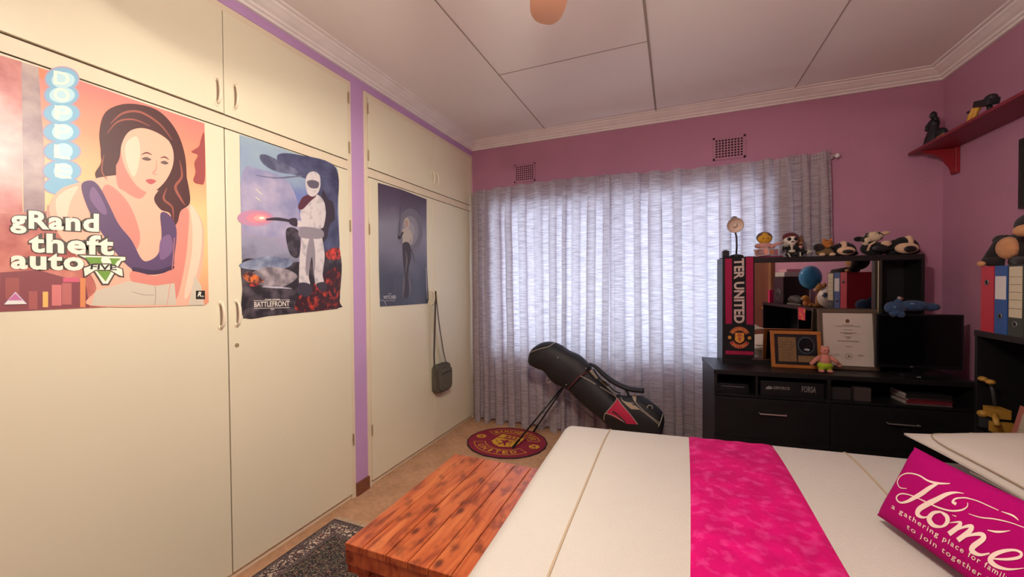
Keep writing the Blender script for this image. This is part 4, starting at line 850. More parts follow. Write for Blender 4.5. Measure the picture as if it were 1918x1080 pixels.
card('small pink framed picture card leaning at the front of the hutch', 0.365, HV0+0.012, HZ+0.0125, 0.092, 0.055, 0, -8, ('b88c8c', '58484e', '9a7070', 'd88870'))
card('small blue picture card behind the pink one on the hutch', 0.435, HV0+0.05, HZ+0.0125, 0.09, 0.055, 0, 3, ('5c6c8c', '9a8a80', 'b06848', '9a5058'))

# ---- soft toys on the hutch
def fur(name, h, k=0.3): return M('fur_'+name, h, 0.95, noise=(45, k), bump=(180, 0.6), sheen=0.08)
def toy(name, label, u, v, z, parts, s=1.0, rz=0, cat='soft toy', world=None, group=None, tilt=0):
    t = thing(name, label, cat, tuple(world or dw(u, v, z)), (0 if world else DA)+rz, group)
    if tilt: t.rotation_euler = (tilt, 0, t.rotation_euler.z)
    for pn, mt_, els in parts:
        b = MB()
        for e in els:
            if e[0] == 'tube': b.path([Vector(p)*s for p in e[1]], [r_*s for r_ in e[2]] if isinstance(e[2], (list, tuple)) else e[2]*s, 10)
            elif e[0] == 'cone': b.cyl(Vector(e[1])*s, Vector(e[2])*s, e[3]*s, e[4]*s, 12)
            elif e[0] == 'box': b.box(Vector(e[1])*s, [q*s for q in e[2]], e[3] if len(e) > 3 else None)
            else: b.ell(Vector(e[0])*s, [q*s for q in e[1]], e[2] if len(e) > 2 else None)
        b.obj(pn, mt_, t, smooth=True)
    return t
yel = fur('yellow', 'c8962c', 0.15); pnk = fur('pink', 'c89088', 0.15); bone = M('print_bone', 'b8b09c', 0.8); fb = fur('black', '121012'); brn = fur('brown', '7c5440'); crm = fur('cream', 'd8b494', 0.15); tig = M('fur_tiger', 'a8682c', 0.95, two=('2c1c14', 30, 0.52, 0.62), bump=(180, 0.5)); ora = fur('orange', 'c8783c')
toy('felt_doll', 'yellow faced doll with a pink frilled body on the hutch', 0.40, HV0+0.085, HZ+0.013,
    [('head', yel, [((0, 0, 0.125), (0.048, 0.022, 0.034)), ((0, 0, 0.145), (0.026, 0.018, 0.028))]), ('hood', fur('grey_brown', '5c4c40'), [((0, 0.008, 0.135), (0.053, 0.02, 0.044))]),
     ('body', pnk, [((0, 0, 0.075), (0.055, 0.024, 0.025)), ((-0.045, -0.004, 0.075), (0.022, 0.018, 0.018)), ((0.045, -0.006, 0.07), (0.022, 0.018, 0.018)), ((0, -0.01, 0.066), (0.024, 0.018, 0.02)), ((0, 0, 0.03), (0.04, 0.03, 0.032))]),
     ('arm', pnk, [('tube', [(0.05, -0.01, 0.075), (0.08, -0.016, 0.088), (0.115, -0.018, 0.094)], [0.012, 0.011, 0.006])]),
     ('eyes', M('stitch_brown', '6a4a20', 0.8), [((-0.016, -0.021, 0.128), (0.008, 0.003, 0.004)), ((0.016, -0.021, 0.128), (0.008, 0.003, 0.004))])])
sk = toy('skeleton_doll', 'white skull faced skeleton doll with a dark red cap, sitting on the hutch edge', 0.545, HV0+0.03, HZ,
    [('head', M('skull_white', 'd8cfc0', 0.7), [((0, 0, 0.125), (0.045, 0.036, 0.038)), ((0, -0.008, 0.10), (0.028, 0.026, 0.022))]),
     ('cap', fur('dark_red', '5c1c24'), [((0, 0.006, 0.138), (0.050, 0.038, 0.036), (-0.35, 0, 0))]),
     ('eyes', M('eye_black', '0c0a0a', 0.15), [((-0.02, -0.034, 0.125), (0.0125, 0.006, 0.0125)), ((0.02, -0.034, 0.125), (0.0125, 0.006, 0.0125)), ((0.001, -0.036, 0.105), (0.011, 0.005, 0.0045))]),
     ('body', fb, [((0, 0, 0.055), (0.030, 0.022, 0.042)), ((0, 0, 0.018), (0.034, 0.026, 0.02))]),
     ('ribs', bone, [((0, -0.021, 0.078), (0.010, 0.004, 0.014)), ((0, -0.025, 0.040), (0.022, 0.006, 0.010)), ((0, -0.024, 0.058), (0.007, 0.004, 0.012))]),
     ('arm', fb, [('tube', [(-0.028, 0, 0.08), (-0.048, -0.015, 0.055), (-0.045, -0.03, 0.078)], [0.011, 0.010, 0.012])]),
     ('arm', fb, [('tube', [(0.028, 0, 0.08), (0.056, -0.005, 0.045), (0.095, -0.012, 0.028)], [0.011, 0.010, 0.014])]),
     ('hand_bones', bone, [('tube', [(-0.052+0.007*k, -0.040, 0.070), (-0.056+0.009*k, -0.044, 0.094)], 0.0025) for k in range(4)]),
     ('hand_bones', bone, [('tube', [(0.088+0.002*k, -0.026, 0.018+0.003*k), (0.100+0.010*k, -0.028, 0.05-0.004*k)], 0.0028) for k in range(4)]),
     ('leg', fb, [('tube', [(-0.02, -0.01, 0.016), (-0.035, -0.05, 0.02), (-0.03, -0.06, -0.008)], [0.014, 0.013, 0.011])]),
     ('leg', fb, [('tube', [(0.02, -0.01, 0.016), (0.035, -0.05, 0.025), (0.034, -0.06, 0.0)], [0.014, 0.013, 0.011])]),
     ('leg_bones', bone, [('tube', [(-0.036, -0.062, 0.024), (-0.024, -0.070, -0.006)], 0.0045)]), ('leg_bones', bone, [('tube', [(0.036, -0.064, 0.028), (0.034, -0.072, 0.0)], 0.0045)])])
toy('brown_bear', 'small brown bear half hidden behind the skeleton doll', 0.62, HV0+0.105, HZ,
    [('head', brn, [((0, 0, 0.118), (0.032, 0.028, 0.034))]), ('muzzle', fur('tan', 'a06a44'), [((0, -0.022, 0.10), (0.018, 0.014, 0.012))]), ('body', fb, [((0, 0, 0.05), (0.036, 0.03, 0.05))]), ('paw', pnk, [((0.0, -0.03, 0.07), (0.014, 0.012, 0.014))]),
     ('ear', brn, [((-0.02, 0, 0.148), (0.01, 0.008, 0.01))]), ('ear', brn, [((0.02, 0, 0.148), (0.01, 0.008, 0.01))])])
toy('striped_tiger', 'small orange striped tiger toy with a dark round cap beside it on the hutch', 0.765, HV0+0.065, HZ,
    [('head', tig, [((0.012, 0, 0.085), (0.034, 0.028, 0.032)), ((0.022, -0.02, 0.07), (0.02, 0.016, 0.014))]), ('ear', ora, [((-0.006, 0, 0.115), (0.010, 0.006, 0.011))]), ('ear', ora, [((0.034, 0, 0.115), (0.010, 0.006, 0.011))]),
     ('nose', fb, [((0.026, -0.036, 0.062), (0.014, 0.007, 0.009))]), ('body', fur('olive', '6e5634'), [((-0.005, -0.005, 0.028), (0.055, 0.034, 0.028))]),
     ('dark_flap', fur('maroon_black', '231a1c'), [((-0.045, -0.02, 0.062), (0.034, 0.016, 0.028))]),
     ('leg', crm, [((-0.03, -0.03, 0.012), (0.02, 0.014, 0.012))]), ('leg', crm, [((0.03, -0.03, 0.012), (0.02, 0.014, 0.012))])])
def dog(label, u, v, s, rz, blaze, bodyc=fb, z=None, nose=(0.042, 0.016), gr='big nosed toy dogs on the hutch'):
    return toy('plush_dog', label, u, v, HZ if z is None else z,
    [('body', bodyc, [((0.0, 0.055, 0.045), (0.075, 0.06, 0.045)), ((0.07, 0.045, 0.025), (0.05, 0.03, 0.024)), ((-0.055, 0.03, 0.022), (0.035, 0.028, 0.02))]),
     ('head', bodyc, [((0, 0.0, 0.075), (0.055, 0.042, 0.045))]),
     ('muzzle', crm, [((0, -0.030, 0.042), (0.066, 0.032, 0.037))]), ('blaze', crm, [((blaze, -0.026, 0.082), (0.021, 0.022, 0.036)), ((blaze, -0.018, 0.108), (0.024, 0.018, 0.018))]),
     ('nose', M('nose_black', '0e0c0e', 0.5), [((0.002, -0.060, 0.034), (nose[0], 0.009, nose[1]))]),
     ('ear', bodyc, [((-0.062, 0.006, 0.066), (0.020, 0.026, 0.042), (0, 0.5, 0))]), ('ear', bodyc, [((0.062, 0.006, 0.066), (0.020, 0.026, 0.042), (0, -0.5, 0))])], s, rz, group=gr)
dog('black and white toy dog with a wide dark nose, next to the striped tiger', 0.875, HV0+0.062, 0.82, 0, -0.012)
dog('black and white toy dog with an oval nose at the right end of the hutch', 1.205, HV0+0.062, 1.0, 0.05, 0.018, nose=(0.036, 0.021))
toy('plush_cow', 'black and white spotted cow toy lying between the two toy dogs', 1.043, HV0+0.075, HZ,
    [('body', fb, [((0.0, 0.0, 0.048), (0.068, 0.055, 0.048)), ((0.045, 0, 0.04), (0.03, 0.04, 0.036))]),
     ('head', M('fur_cow', 'cbb89c', 0.95, two=('1a1618', 22, 0.55, 0.6), bump=(180, 0.5)), [((0.0, -0.01, 0.128), (0.055, 0.036, 0.036)), ((-0.045, -0.02, 0.10), (0.028, 0.022, 0.034))]),
     ('ear', fb, [((-0.078, 0, 0.115), (0.030, 0.014, 0.018))]), ('ear', crm, [((0.068, 0, 0.150), (0.030, 0.012, 0.013), (0, -0.1, 0))]),
     ('muzzle', crm, [((0.05, -0.05, 0.075), (0.03, 0.014, 0.020))]), ('nose', M('nose_black', '0e0c0e', 0.5), [((0.015, -0.052, 0.045), (0.05, 0.016, 0.028))]), ('collar', crm, [('tube', [(-0.05, -0.045, 0.03), (-0.04, -0.052, 0.07), (-0.01, -0.05, 0.088)], 0.007)])], 1.0)

# ---- frames and toy in front of the mirror
def frame(name, label, u0, u1, z0, h, v, fw, matf, lean, rz=0):
    t = dthing(name, label, 'picture frame', (u0+u1)/2, v, z0, 0); t.rotation_euler = (math.radians(-lean), 0, DA+rz); w_ = u1-u0; b = MB()
    for a in ((-w_/2, 0, w_/2, fw), (-w_/2, h-fw, w_/2, h), (-w_/2, fw, -w_/2+fw, h-fw), (w_/2-fw, fw, w_/2, h-fw)): b.span((a[0], -0.006, a[1]), (a[2], 0.012, a[3]))
    b.obj('frame_moulding', matf, t, bevel=0.002); return t, w_
gold = M('gold_oak', 'a8682c', 0.4, noise=(20, 0.2), stretch=(1, 1, 1)); t, w_ = frame('award_frame', 'golden wooden frame with a dark round plaque in front of the mirror', *[0]*0, u0=dl(1443, 680, 0.2)[0], u1=dl(1537, 680, 0.2)[0], z0=DZ+0.002, h=0.252, v=0.172, fw=0.022, matf=gold, lean=8)
MB().span((-w_/2+0.02, 0.002, 0.02), (w_/2-0.02, 0.006, 0.232)).obj('backing', M('plaque_dark', '1c1c20', 0.35), t)
A = Art(lambda x, y: Vector((x*w_/2, 0.0018, y*0.252)), (0, -1, 0), 0.0003)
A.box(-0.70, 0.17, 0.02, 0.83, M('plaque_bronze', '806440', 0.5, noise=(60, 0.3))); A.disc((0.42, 0.62), 0.33, 0.23, M('plaque_rim', '40505c', 0.4)); A.disc((0.42, 0.62), 0.29, 0.20, M('plaque_glass', '14161c', 0.1)); A.box(0.08, 0.17, 0.76, 0.34, M('plaque_bronze', '806440', 0.5))
for k in range(7): A.box(-0.6, 0.24+0.075*k, -0.1, 0.25+0.075*k, M('plaque_line', '54402a', 0.5))
A.flat([(0.3, 0.5), (0.5, 0.47), (0.56, 0.52), (0.4, 0.54)], M('plaque_mark', '9aa0a8', 0.4)); A.mb.obj('plaque', None, t)
wgrey = M('weathered_frame', '5a4a3c', 0.5, noise=(20, 0.2)); t, w2 = frame('certificate_frame', 'large grey brown frame holding a typed white certificate', u0=dl(1535, 690, 0.2)[0], u1=dl(1648, 690, 0.2)[0], z0=DZ+0.002, h=0.405, v=0.202, fw=0.026, matf=wgrey, lean=5)
MB().span((-w2/2+0.02, 0.002, 0.02), (w2/2-0.02, 0.006, 0.385)).obj('certificate', M('certificate_paper', 'c8bcb0', 0.6), t)
A = Art(lambda x, y: Vector((x*w2/2, 0.0018, y*0.405)), (0, -1, 0), 0.0003); il = M('certificate_ink', '807468', 0.6)
A.disc((0.02, 0.80), 0.07, 0.032, M('seal_brown', '6a4228', 0.6)); A.disc((0.02, 0.22), 0.12, 0.05, il); A.disc((0.02, 0.22), 0.10, 0.042, M('certificate_paper', 'c8bcb0')); A.disc((0.02, 0.22), 0.05, 0.022, il)
for y, hw in ((0.735, 0.18), (0.715, 0.42), (0.655, 0.16), (0.605, 0.28), (0.59, 0.14), (0.54, 0.10), (0.515, 0.06), (0.47, 0.36), (0.38, 0.12)): A.box(0.02-hw, y-0.004, 0.02+hw, y+0.004, il)
for x in (-0.4, 0.42): A.box(x-0.1, 0.245, x+0.1, 0.25, il); A.box(x-0.08, 0.23, x+0.08, 0.234, il)
A.mb.obj('typed_text', None, t)
toy('plush_toy', 'small pink soft toy in lime green shorts standing before the frames', dl(1545, 695, 0.085)[0], 0.085, DZ,
    [('body', fur('salmon', 'd08878', 0.12), [((0, 0, 0.085), (0.036, 0.028, 0.045))]), ('head', fur('salmon', 'd08878', 0.12), [((0, 0, 0.148), (0.026, 0.024, 0.030)), ((-0.016, 0, 0.174), (0.008, 0.006, 0.010)), ((0.016, 0, 0.174), (0.008, 0.006, 0.010))]),
     ('arm', fur('salmon', 'd08878', 0.12), [('tube', [(-0.028, 0, 0.105), (-0.055, -0.005, 0.085), (-0.078, -0.008, 0.060)], [0.016, 0.014, 0.012]), ((-0.079, -0.008, 0.058), (0.013, 0.012, 0.013))]),
     ('arm', fur('salmon', 'd08878', 0.12), [('tube', [(0.028, 0, 0.105), (0.055, -0.005, 0.085), (0.080, -0.008, 0.058)], [0.016, 0.014, 0.012]), ((0.081, -0.008, 0.056), (0.013, 0.012, 0.013))]),
     ('shorts', M('fur_lime', '9cb024', 0.9, two=('6a3c8c', 18, 0.60, 0.64)), [((0, 0, 0.048), (0.047, 0.034, 0.028)), ((-0.02, -0.002, 0.028), (0.020, 0.022, 0.016)), ((0.02, -0.002, 0.028), (0.020, 0.022, 0.016))]),
     ('leg', fur('salmon', 'd08878', 0.12), [((-0.024, -0.010, 0.012), (0.018, 0.022, 0.012))]), ('leg', fur('salmon', 'd08878', 0.12), [((0.026, -0.010, 0.012), (0.018, 0.022, 0.012))]),
     ('eyes', M('eye_black', '0c0a0a', 0.15), [((-0.009, -0.022, 0.154), (0.0035, 0.002, 0.0035)), ((0.009, -0.022, 0.154), (0.0035, 0.002, 0.0035))])], 0.95)

# ---- television
tvk = M('tv_plastic', '101012', 0.3); scr = M('tv_screen', '08080a', 0.12)
tv = thing('television', 'black television on the right of the drawer unit, screen off', 'television', tuple(dw(1.185, 0.13, DZ)), DA-0.02)
b = MB(); b.span((-0.222, -0.012, 0.045), (0.212, 0.012, 0.385)); b.span((-0.15, 0.012, 0.10), (0.15, 0.04, 0.32)); b.obj('casing', tvk, tv, bevel=0.004)
MB().span((-0.208, -0.0135, 0.066), (0.198, -0.0122, 0.372)).obj('screen', scr, tv)
b = MB(); b.span((-0.12, -0.06, 0), (0.12, 0.07, 0.012)); b.span((-0.03, -0.005, 0.012), (0.03, 0.02, 0.05)); b.obj('stand', tvk, tv, bevel=0.003)
b = MB(); b.ell((-0.04, -0.014, 0.055), (0.010, 0.002, 0.003)); b.obj('badge', chrome, tv)
bluf = fur('navy_blue', '2c4468', 0.2)
toy('plush_animal', 'dark blue soft toy lying along the top of the television', 0, 0, 0,
    [('body', bluf, [((0.06, 0, 0.035), (0.085, 0.045, 0.036)), ((0.15, 0.0, 0.028), (0.05, 0.032, 0.026))]), ('head', bluf, [((-0.055, -0.02, 0.022), (0.05, 0.042, 0.042))]), ('ear', bluf, [((-0.02, 0.0, 0.05), (0.026, 0.012, 0.03))]),
     ('paw', bluf, [((-0.03, -0.045, -0.02), (0.024, 0.018, 0.022))]), ('arm', bluf, [('tube', [(0.0, -0.02, 0.02), (-0.04, -0.04, 0.0), (-0.08, -0.045, -0.025)], [0.022, 0.02, 0.018])]),
     ('eyes', M('eye_glint', 'a8b4c0', 0.2), [((-0.07, -0.06, 0.03), (0.004, 0.003, 0.004)), ((0.03, -0.045, 0.05), (0.012, 0.004, 0.003))])], 0.95, world=tuple(dw(1.10, 0.13, DZ+0.404)), rz=DA)

# ---- boxes and magazines in the niche
bx = dthing('graphics_card_box', 'black box with pale printed words in the open niche', 'box', dl(1423, 735, 0.05)[0], 0.03, 0.6555)
bw_ = dl(1541, 742, 0.03)[0]-dl(1423, 735, 0.03)[0]; MB().span((0, 0, 0), (bw_, 0.2, 0.098)).obj('carton', M('carton_black', '161417', 0.4), bx, bevel=0.001)
A = Art(lambda x, y: Vector((x*bw_, -0.0004, y*0.098)), (0, -1, 0), 0.0003); pt = M('print_silver', '8c8884', 0.5)
A.text('GEFORCE', (0.20, 0.47), (0.47, 0.47), (0.47, 0.66), (0.20, 0.66), pt, 0.02); A.mb.obj('printed_word', None, bx); A.mb = MB(); A.text('FORSA', (0.66, 0.38), (0.88, 0.38), (0.88, 0.78), (0.66, 0.78), pt, 0.01)
A.mb.obj('printed_word', None, bx); A.mb = MB(); A.shape([(0.08, 0.5), (0.13, 0.66), (0.18, 0.6), (0.18, 0.46), (0.1, 0.44)], pt); A.mb.obj('printed_emblem', None, bx)
def niche(name, label, cat, u0, u1, v, z, h, d, mt_, group=None, n='casing'):
    t = dthing(name, label, cat, (u0+u1)/2, v, z, 0, group); MB().span((-(u1-u0)/2, 0, 0), ((u1-u0)/2, d, h)).obj(n, mt_, t, bevel=0.002); return t
t = niche('media_player', 'black disc player in the left compartment of the niche', 'media player', 0.03, 0.225, 0.05, 0.6555, 0.06, 0.25, M('player_black', '141416', 0.3)); MB().span((-0.07, -0.001, 0.04), (0.07, 0.0, 0.043)).obj('disc_slot', chrome, t)
dgy = M('dark_grey_plastic', '2c2828', 0.5)
niche('dark_box', 'dark grey box right of the printed black box in the niche', 'box', 0.68, 0.80, 0.05, 0.6555, 0.075, 0.18, dgy); niche('small_carton', 'slim brown grey carton left of the magazines in the niche', 'box', 0.815, 0.90, 0.04, 0.6555, 0.085, 0.18, M('brown_grey_card', '3a302e', 0.7))
zc = 0.6555; u0 = dl(1700, 750, 0.03)[0]; rm_ = random.Random(4)
lab = ['thin dark magazine lowest in the niche pile', 'red magazine second from the bottom of the niche pile', 'dull red magazine in the middle of the niche pile', 'grey magazine near the top of the niche pile', 'black magazine topmost of the niche pile']
for k, (h, tk) in enumerate((('5a5450', 0.008), ('6c2028', 0.014), ('541a20', 0.012), ('343032', 0.012), ('1c1a1c', 0.02))):
    t = dthing('magazine', lab[k], 'magazine', u0+0.11+rm_.uniform(-0.008, 0.008), 0.03+rm_.uniform(0, 0.015), zc, rm_.uniform(-0.05, 0.05), 'magazines piled in the niche'); zc += tk+0.0006
    MB().span((-0.11, 0, 0), (0.11, 0.16, tk)).obj('cover', M('mag_'+h, h, 0.4), t, bevel=0.001); MB().span((-0.1105, 0.002, 0.0015), (0.108, 0.158, tk-0.0015)).obj('pages', M('mag_pages', 'a8a098', 0.8), t)
t = dthing('set_top_box', 'low black box with a small light in front of the television', 'set-top box', 1.16, 0.01, DZ); MB().span((-0.11, 0, 0), (0.11, 0.045, 0.028)).obj('casing', tvk, t, bevel=0.003); MB().span((-0.05, -0.001, 0.012), (-0.03, 0, 0.015)).obj('indicator', M('pale_light', 'c8c8d0', 0.3), t)
# small figure inside the hutch's right compartment
toy('figurine', 'tiny pale red figurine on the shelf inside the right hutch compartment', 1.20, HV0+0.09, 1.2155, [('body', M('figure_red', '8c3c38', 0.5), [((0, 0, 0.03), (0.012, 0.010, 0.03)), ('tube', [(-0.004, 0, 0.04), (0.014, -0.008, 0.075)], 0.005)]), ('head', M('figure_pale', 'b8a49c', 0.5), [((0, 0, 0.07), (0.011, 0.010, 0.012))])], 1.1, cat='figurine')
# ================================================================ GOLF BAG on its stand
GY = -0.40
def gz(zx, zy): return (960+zx/5.683, 620+zy/5.683)
def sil(mb, st, y=GY, seg=28, ex=0.85):
    rings = []
    for (tx, ty), (bx_, by_), ry in st:
        a = at(*gz(tx, ty), 'y', y); c = at(*gz(bx_, by_), 'y', y); m = (a+c)/2; h = (a-c)/2; R_ = []
        for k in range(seg):
            th = 2*PI*k/seg; cs, sn = math.cos(th), math.sin(th); R_.append(m + h*math.copysign(abs(cs)**ex, cs) + Vector((0, ry*math.copysign(abs(sn)**ex, sn), 0)))
        rings.append(R_)
    n = len(rings); 
    if n > 3:                                                            # smooth along the length
        out = []
        for i in range(n-1):
            P_ = [rings[max(i-1, 0)], rings[i], rings[i+1], rings[min(i+2, n-1)]]
            for q in range(4):
                t = q/4; out.append([0.5*((2*P_[1][k]) + (-P_[0][k]+P_[2][k])*t + (2*P_[0][k]-5*P_[1][k]+4*P_[2][k]-P_[3][k])*t*t + (-P_[0][k]+3*P_[1][k]-3*P_[2][k]+P_[3][k])*t**3) for k in range(seg)])
        out.append(rings[-1]); rings = out
    mb.rings(rings, caps=True); return mb
gb = thing('golf_bag', 'black golf bag with cerise panel tilted on its stand before the curtains', 'golf bag', (1.80, GY, 0))
nyl = M('bag_nylon_black', '15151a', 0.6, bump=(30, 0.25), noise=(20, 0.2)); gpk = M('bag_cerise', 'b81e46', 0.6); gtan = M('bag_tan', 'a89478', 0.6); gpip = M('bag_piping', 'b0a698', 0.5)
body = sil(MB(), [((835, 395), (590, 612), 0.10), ((905, 480), (680, 700), 0.105), ((1000, 570), (800, 810), 0.11), ((1110, 680), (950, 930), 0.115), ((1220, 780), (1080, 1060), 0.115), ((1400, 920), (1240, 1230), 0.115), ((1600, 1040), (1440, 1420), 0.10)])
gbody = body.obj('bag_body', nyl, gb, smooth=True, world=True)
hood = sil(MB(), [((190, 215), (172, 330), 0.03), ((230, 170), (200, 360), 0.075), ((310, 122), (270, 395), 0.10), ((400, 112), (345, 425), 0.105), ((500, 140), (400, 500), 0.105), ((600, 205), (460, 555), 0.105), ((720, 262), (540, 590), 0.105), ((845, 385), (600, 620), 0.108)])
gh = hood.obj('club_hood', nyl, gb, smooth=True, world=True)
pk = sil(MB(), [((1125, 672), (1010, 880), 0.05), ((1190, 690), (1080, 960), 0.085), ((1300, 690), (1170, 1050), 0.10), ((1400, 705), (1250, 1110), 0.105), ((1520, 790), (1370, 1190), 0.105), ((1600, 870), (1470, 1260), 0.095), ((1618, 960), (1530, 1320), 0.08)], y=GY-0.055)
gpko = pk.obj('side_pocket', nyl, gb, smooth=True, world=True)
allv = [tuple(p) for p in body.v+hood.v+pk.v]; o1 = len(body.v); o2 = o1+len(hood.v)
gbv = BVHTree.FromPolygons(allv, body.f + [tuple(i+o1 for i in f_) for f_ in hood.f] + [tuple(i+o2 for i in f_) for f_ in pk.f])
def gproj(zx, zy):
    dd = ray(*gz(zx, zy)).normalized(); hit = gbv.ray_cast(CC, dd)
    return hit[0] - dd*0.002 if hit[0] else at(*gz(zx, zy), 'y', GY-0.06)
class ArtG(Art):
    def _put(s, pts, fs, mat): s.mb.mat(mat); s.mb.add([s.p(*q) - ray(*gz(*q[:2])).normalized()*0.0006*s.k for q in pts], fs); s.k += 1
def patch(name, corners, mat_, parent, n=14):
    """four-cornered cloth panel laid over the bag"""
    b = MB(); a_, b_, c_, d_ = [Vector(q) for q in corners]
    b.grid(lambda u, v: gproj(*((a_*(1-u)+b_*u)*(1-v) + (d_*(1-u)+c_*u)*v)), n, n); return b.obj(name, mat_, parent, smooth=True, world=True)
patch('cerise_panel', [(1000, 870), (1115, 712), (1335, 992), (1215, 985)], gpk, gb)
patch('tan_panel', [(1150, 730), (1250, 762), (1366, 836), (1262, 828)], gtan, gb); patch('tan_panel', [(1262, 672), (1318, 690), (1312, 762), (1290, 738)], gtan, gb)
patch('tan_strap', [(818, 425), (845, 405), (912, 492), (895, 512)], gtan, gb); patch('tan_strap', [(922, 520), (950, 508), (1112, 672), (1098, 684)], gtan, gb)
def gpipe(name, pts, r=0.0035, m=gpip, parent=None):
    q = smooth_open(pts, 10); b = MB(); b.path([gproj(*p) for p in q], r, 6); return b.obj(name, m, parent or gb, smooth=True, world=True)
gpipe('piping', [(722, 475), (800, 515), (885, 565)]); gpipe('piping', [(930, 590), (1030, 650), (1108, 712), (1060, 790), (990, 872), (975, 905), (976, 945)], 0.003)
gpipe('piping', [(992, 872), (1060, 895), (1120, 922), (1200, 975)], 0.003); gpipe('piping', [(1115, 712), (1180, 800), (1250, 880), (1333, 990)], 0.003)
gpipe('piping', [(1275, 690), (1330, 780), (1450, 890), (1566, 975)], 0.003); gpipe('piping', [(1150, 700), (1190, 750), (1290, 765)], 0.003); gpipe('piping', [(1600, 880), (1580, 950), (1552, 1018)], 0.003)
gpipe('piping', [(1300, 790), (1380, 850), (1470, 920), (1560, 995)], 0.0025); gpipe('red_seam', [(828, 400), (800, 430), (700, 490), (640, 560), (590, 612)], 0.0022, M('seam_red', '96303c', 0.6))
gpipe('hood_seam', [(182, 228), (280, 190), (380, 165), (430, 135), (462, 118)], 0.003)
gpipe('pocket_zip', [(1062, 855), (1110, 880), (1160, 930), (1205, 970)], 0.006, M('zip_black', '101012', 0.4)); gpipe('pocket_zip', [(1380, 750), (1430, 775), (1470, 800)], 0.005, M('zip_black', '101012', 0.4))
b = MB(); c = gproj(1462, 812); b.path([c + CR*0.020*math.cos(2*PI*i/16) + CU*0.018*math.sin(2*PI*i/16) for i in range(17)], 0.0035, 6, caps=False); b.obj('maker_emblem', gpip, gb, smooth=True, world=True)
for p_ in ((482, 282), (780, 396), (572, 568), (1064, 856)):
    b = MB(); c = gproj(*p_); b.ell(c, (0.006, 0.006, 0.006)); b.obj('snap_button', M('snap_silver', 'b8b4ae', 0.3, 0.8), gb, smooth=True, world=True)
# shoulder strap arching over the bag
q = smooth_open([(815, 345), (880, 375), (960, 450), (1060, 530), (1160, 582), (1260, 618), (1400, 632)], 6); b = MB()
b.path([at(*gz(*p), 'y', GY-0.02) for p in q], [0.012+0.016*min(1, i/12) for i in range(len(q))], 10, flat=0.7); b.obj('shoulder_strap', nyl, gb, smooth=True, world=True)
b = MB(); b.path([at(*gz(*p), 'y', GY-0.03) for p in smooth_open([(860, 400), (930, 500), (1010, 560), (1080, 630), (1150, 660)], 5)], 0.010, 8, flat=0.5); b.path([at(*gz(*p), 'y', GY-0.02) for p in ((1190, 600), (1230, 660), (1240, 700))], 0.018, 8, flat=0.5); b.obj('strap_end', nyl, gb, smooth=True, world=True)
b = MB(); b.path([at(*gz(720+10*math.cos(t_*PI/4)*0+p[0]-720, p[1]), 'y', GY-0.03) for t_, p in enumerate(((370, 545), (362, 520), (380, 492), (405, 485), (425, 500), (415, 530), (385, 550), (370, 545)))], 0.0045, 6, caps=False); b.obj('hand_loop', gtan, gb, smooth=True, world=True)
alu = M('stand_leg_black', '1c1c1e', 0.35, 0.4); top_ = at(*gz(545, 585), 'y', GY)
for f_, yo in ((at(960, 838, 'z', 0.02), -0.05), (Vector((0.745, -0.20, 0.006)), 0.05)):
    b = MB(); b.path([top_ + Vector((0, yo, 0)), f_], 0.0075, 8); l = b.obj('stand_leg', alu, gb, smooth=True, world=True)
    b = MB(); dd = (f_-top_).normalized(); b.path([f_ - dd*0.09, f_], 0.0105, 8); b.obj('rubber_foot', M('rubber', '121212', 0.8), l, world=True)
b = MB(); b.path([at(*gz(520, 680), 'y', GY-0.03), at(*gz(660, 770), 'y', GY-0.02), at(*gz(900, 960), 'y', GY)], 0.003, 6); b.obj('stand_link', alu, gb, world=True)

# ================================================================ SHOULDER BAG on the cupboard handle
kh = M('khaki_canvas', '5c5648', 0.85, bump=(200, 0.4), noise=(40, 0.15)); khd = M('khaki_strap', '4c463c', 0.85)
sb = thing('shoulder_bag', 'small khaki canvas shoulder bag hanging by its strap from the cupboard handle', 'bag', (0.05, -0.69, 0.44))
def rbox(x0, x1, y0, y1, z0, z1, r, n=6):
    pts = []
    for cy, cz, a0 in ((y1-r, z1-r, 0), (y0+r, z1-r, 90), (y0+r, z0+r, 180), (y1-r, z0+r, 270)):
        for k in range(n+1): a = math.radians(a0+90*k/n); pts.append((cy+r*math.cos(a), cz+r*math.sin(a)))
    b = MB(); b.prism([(x0, p, q) for p, q in pts], (x1-x0, 0, 0)); return b
rbox(0.024, 0.082, -0.805, -0.585, 0.455, 0.70, 0.045).obj('bag_body', kh, sb, world=True, bevel=0.008, smooth=False)
fp = rbox(0.083, 0.106, -0.785, -0.60, 0.475, 0.665, 0.035).obj('front_pocket', kh, sb, world=True, bevel=0.006)
b = MB(); b.path([(0.108, -0.775, 0.625), (0.1085, -0.69, 0.632), (0.108, -0.61, 0.625)], 0.0035, 6); b.obj('zip', M('zip_dark', '2c2a26', 0.5), fp, world=True, smooth=True)
b = MB(); b.path([(0.075, -0.808, 0.50), (0.078, -0.806, 0.66), (0.07, -0.77, 0.70), (0.068, -0.62, 0.702)], 0.003, 6); b.obj('top_zip', M('zip_dark', '2c2a26', 0.5), sb, world=True)
def ribbon(mb, pts, wv, t=0.0025):
    pts = [Vector(p) for p in pts]; wv = Vector(wv); nr = []
    for i, p in enumerate(pts):
        d_ = (pts[min(i+1, len(pts)-1)]-pts[max(i-1, 0)]).normalized(); n_ = d_.cross(wv).normalized()*t; nr.append([p-wv+n_, p+wv+n_, p+wv-n_, p-wv-n_])
    mb.rings(nr, caps=True)
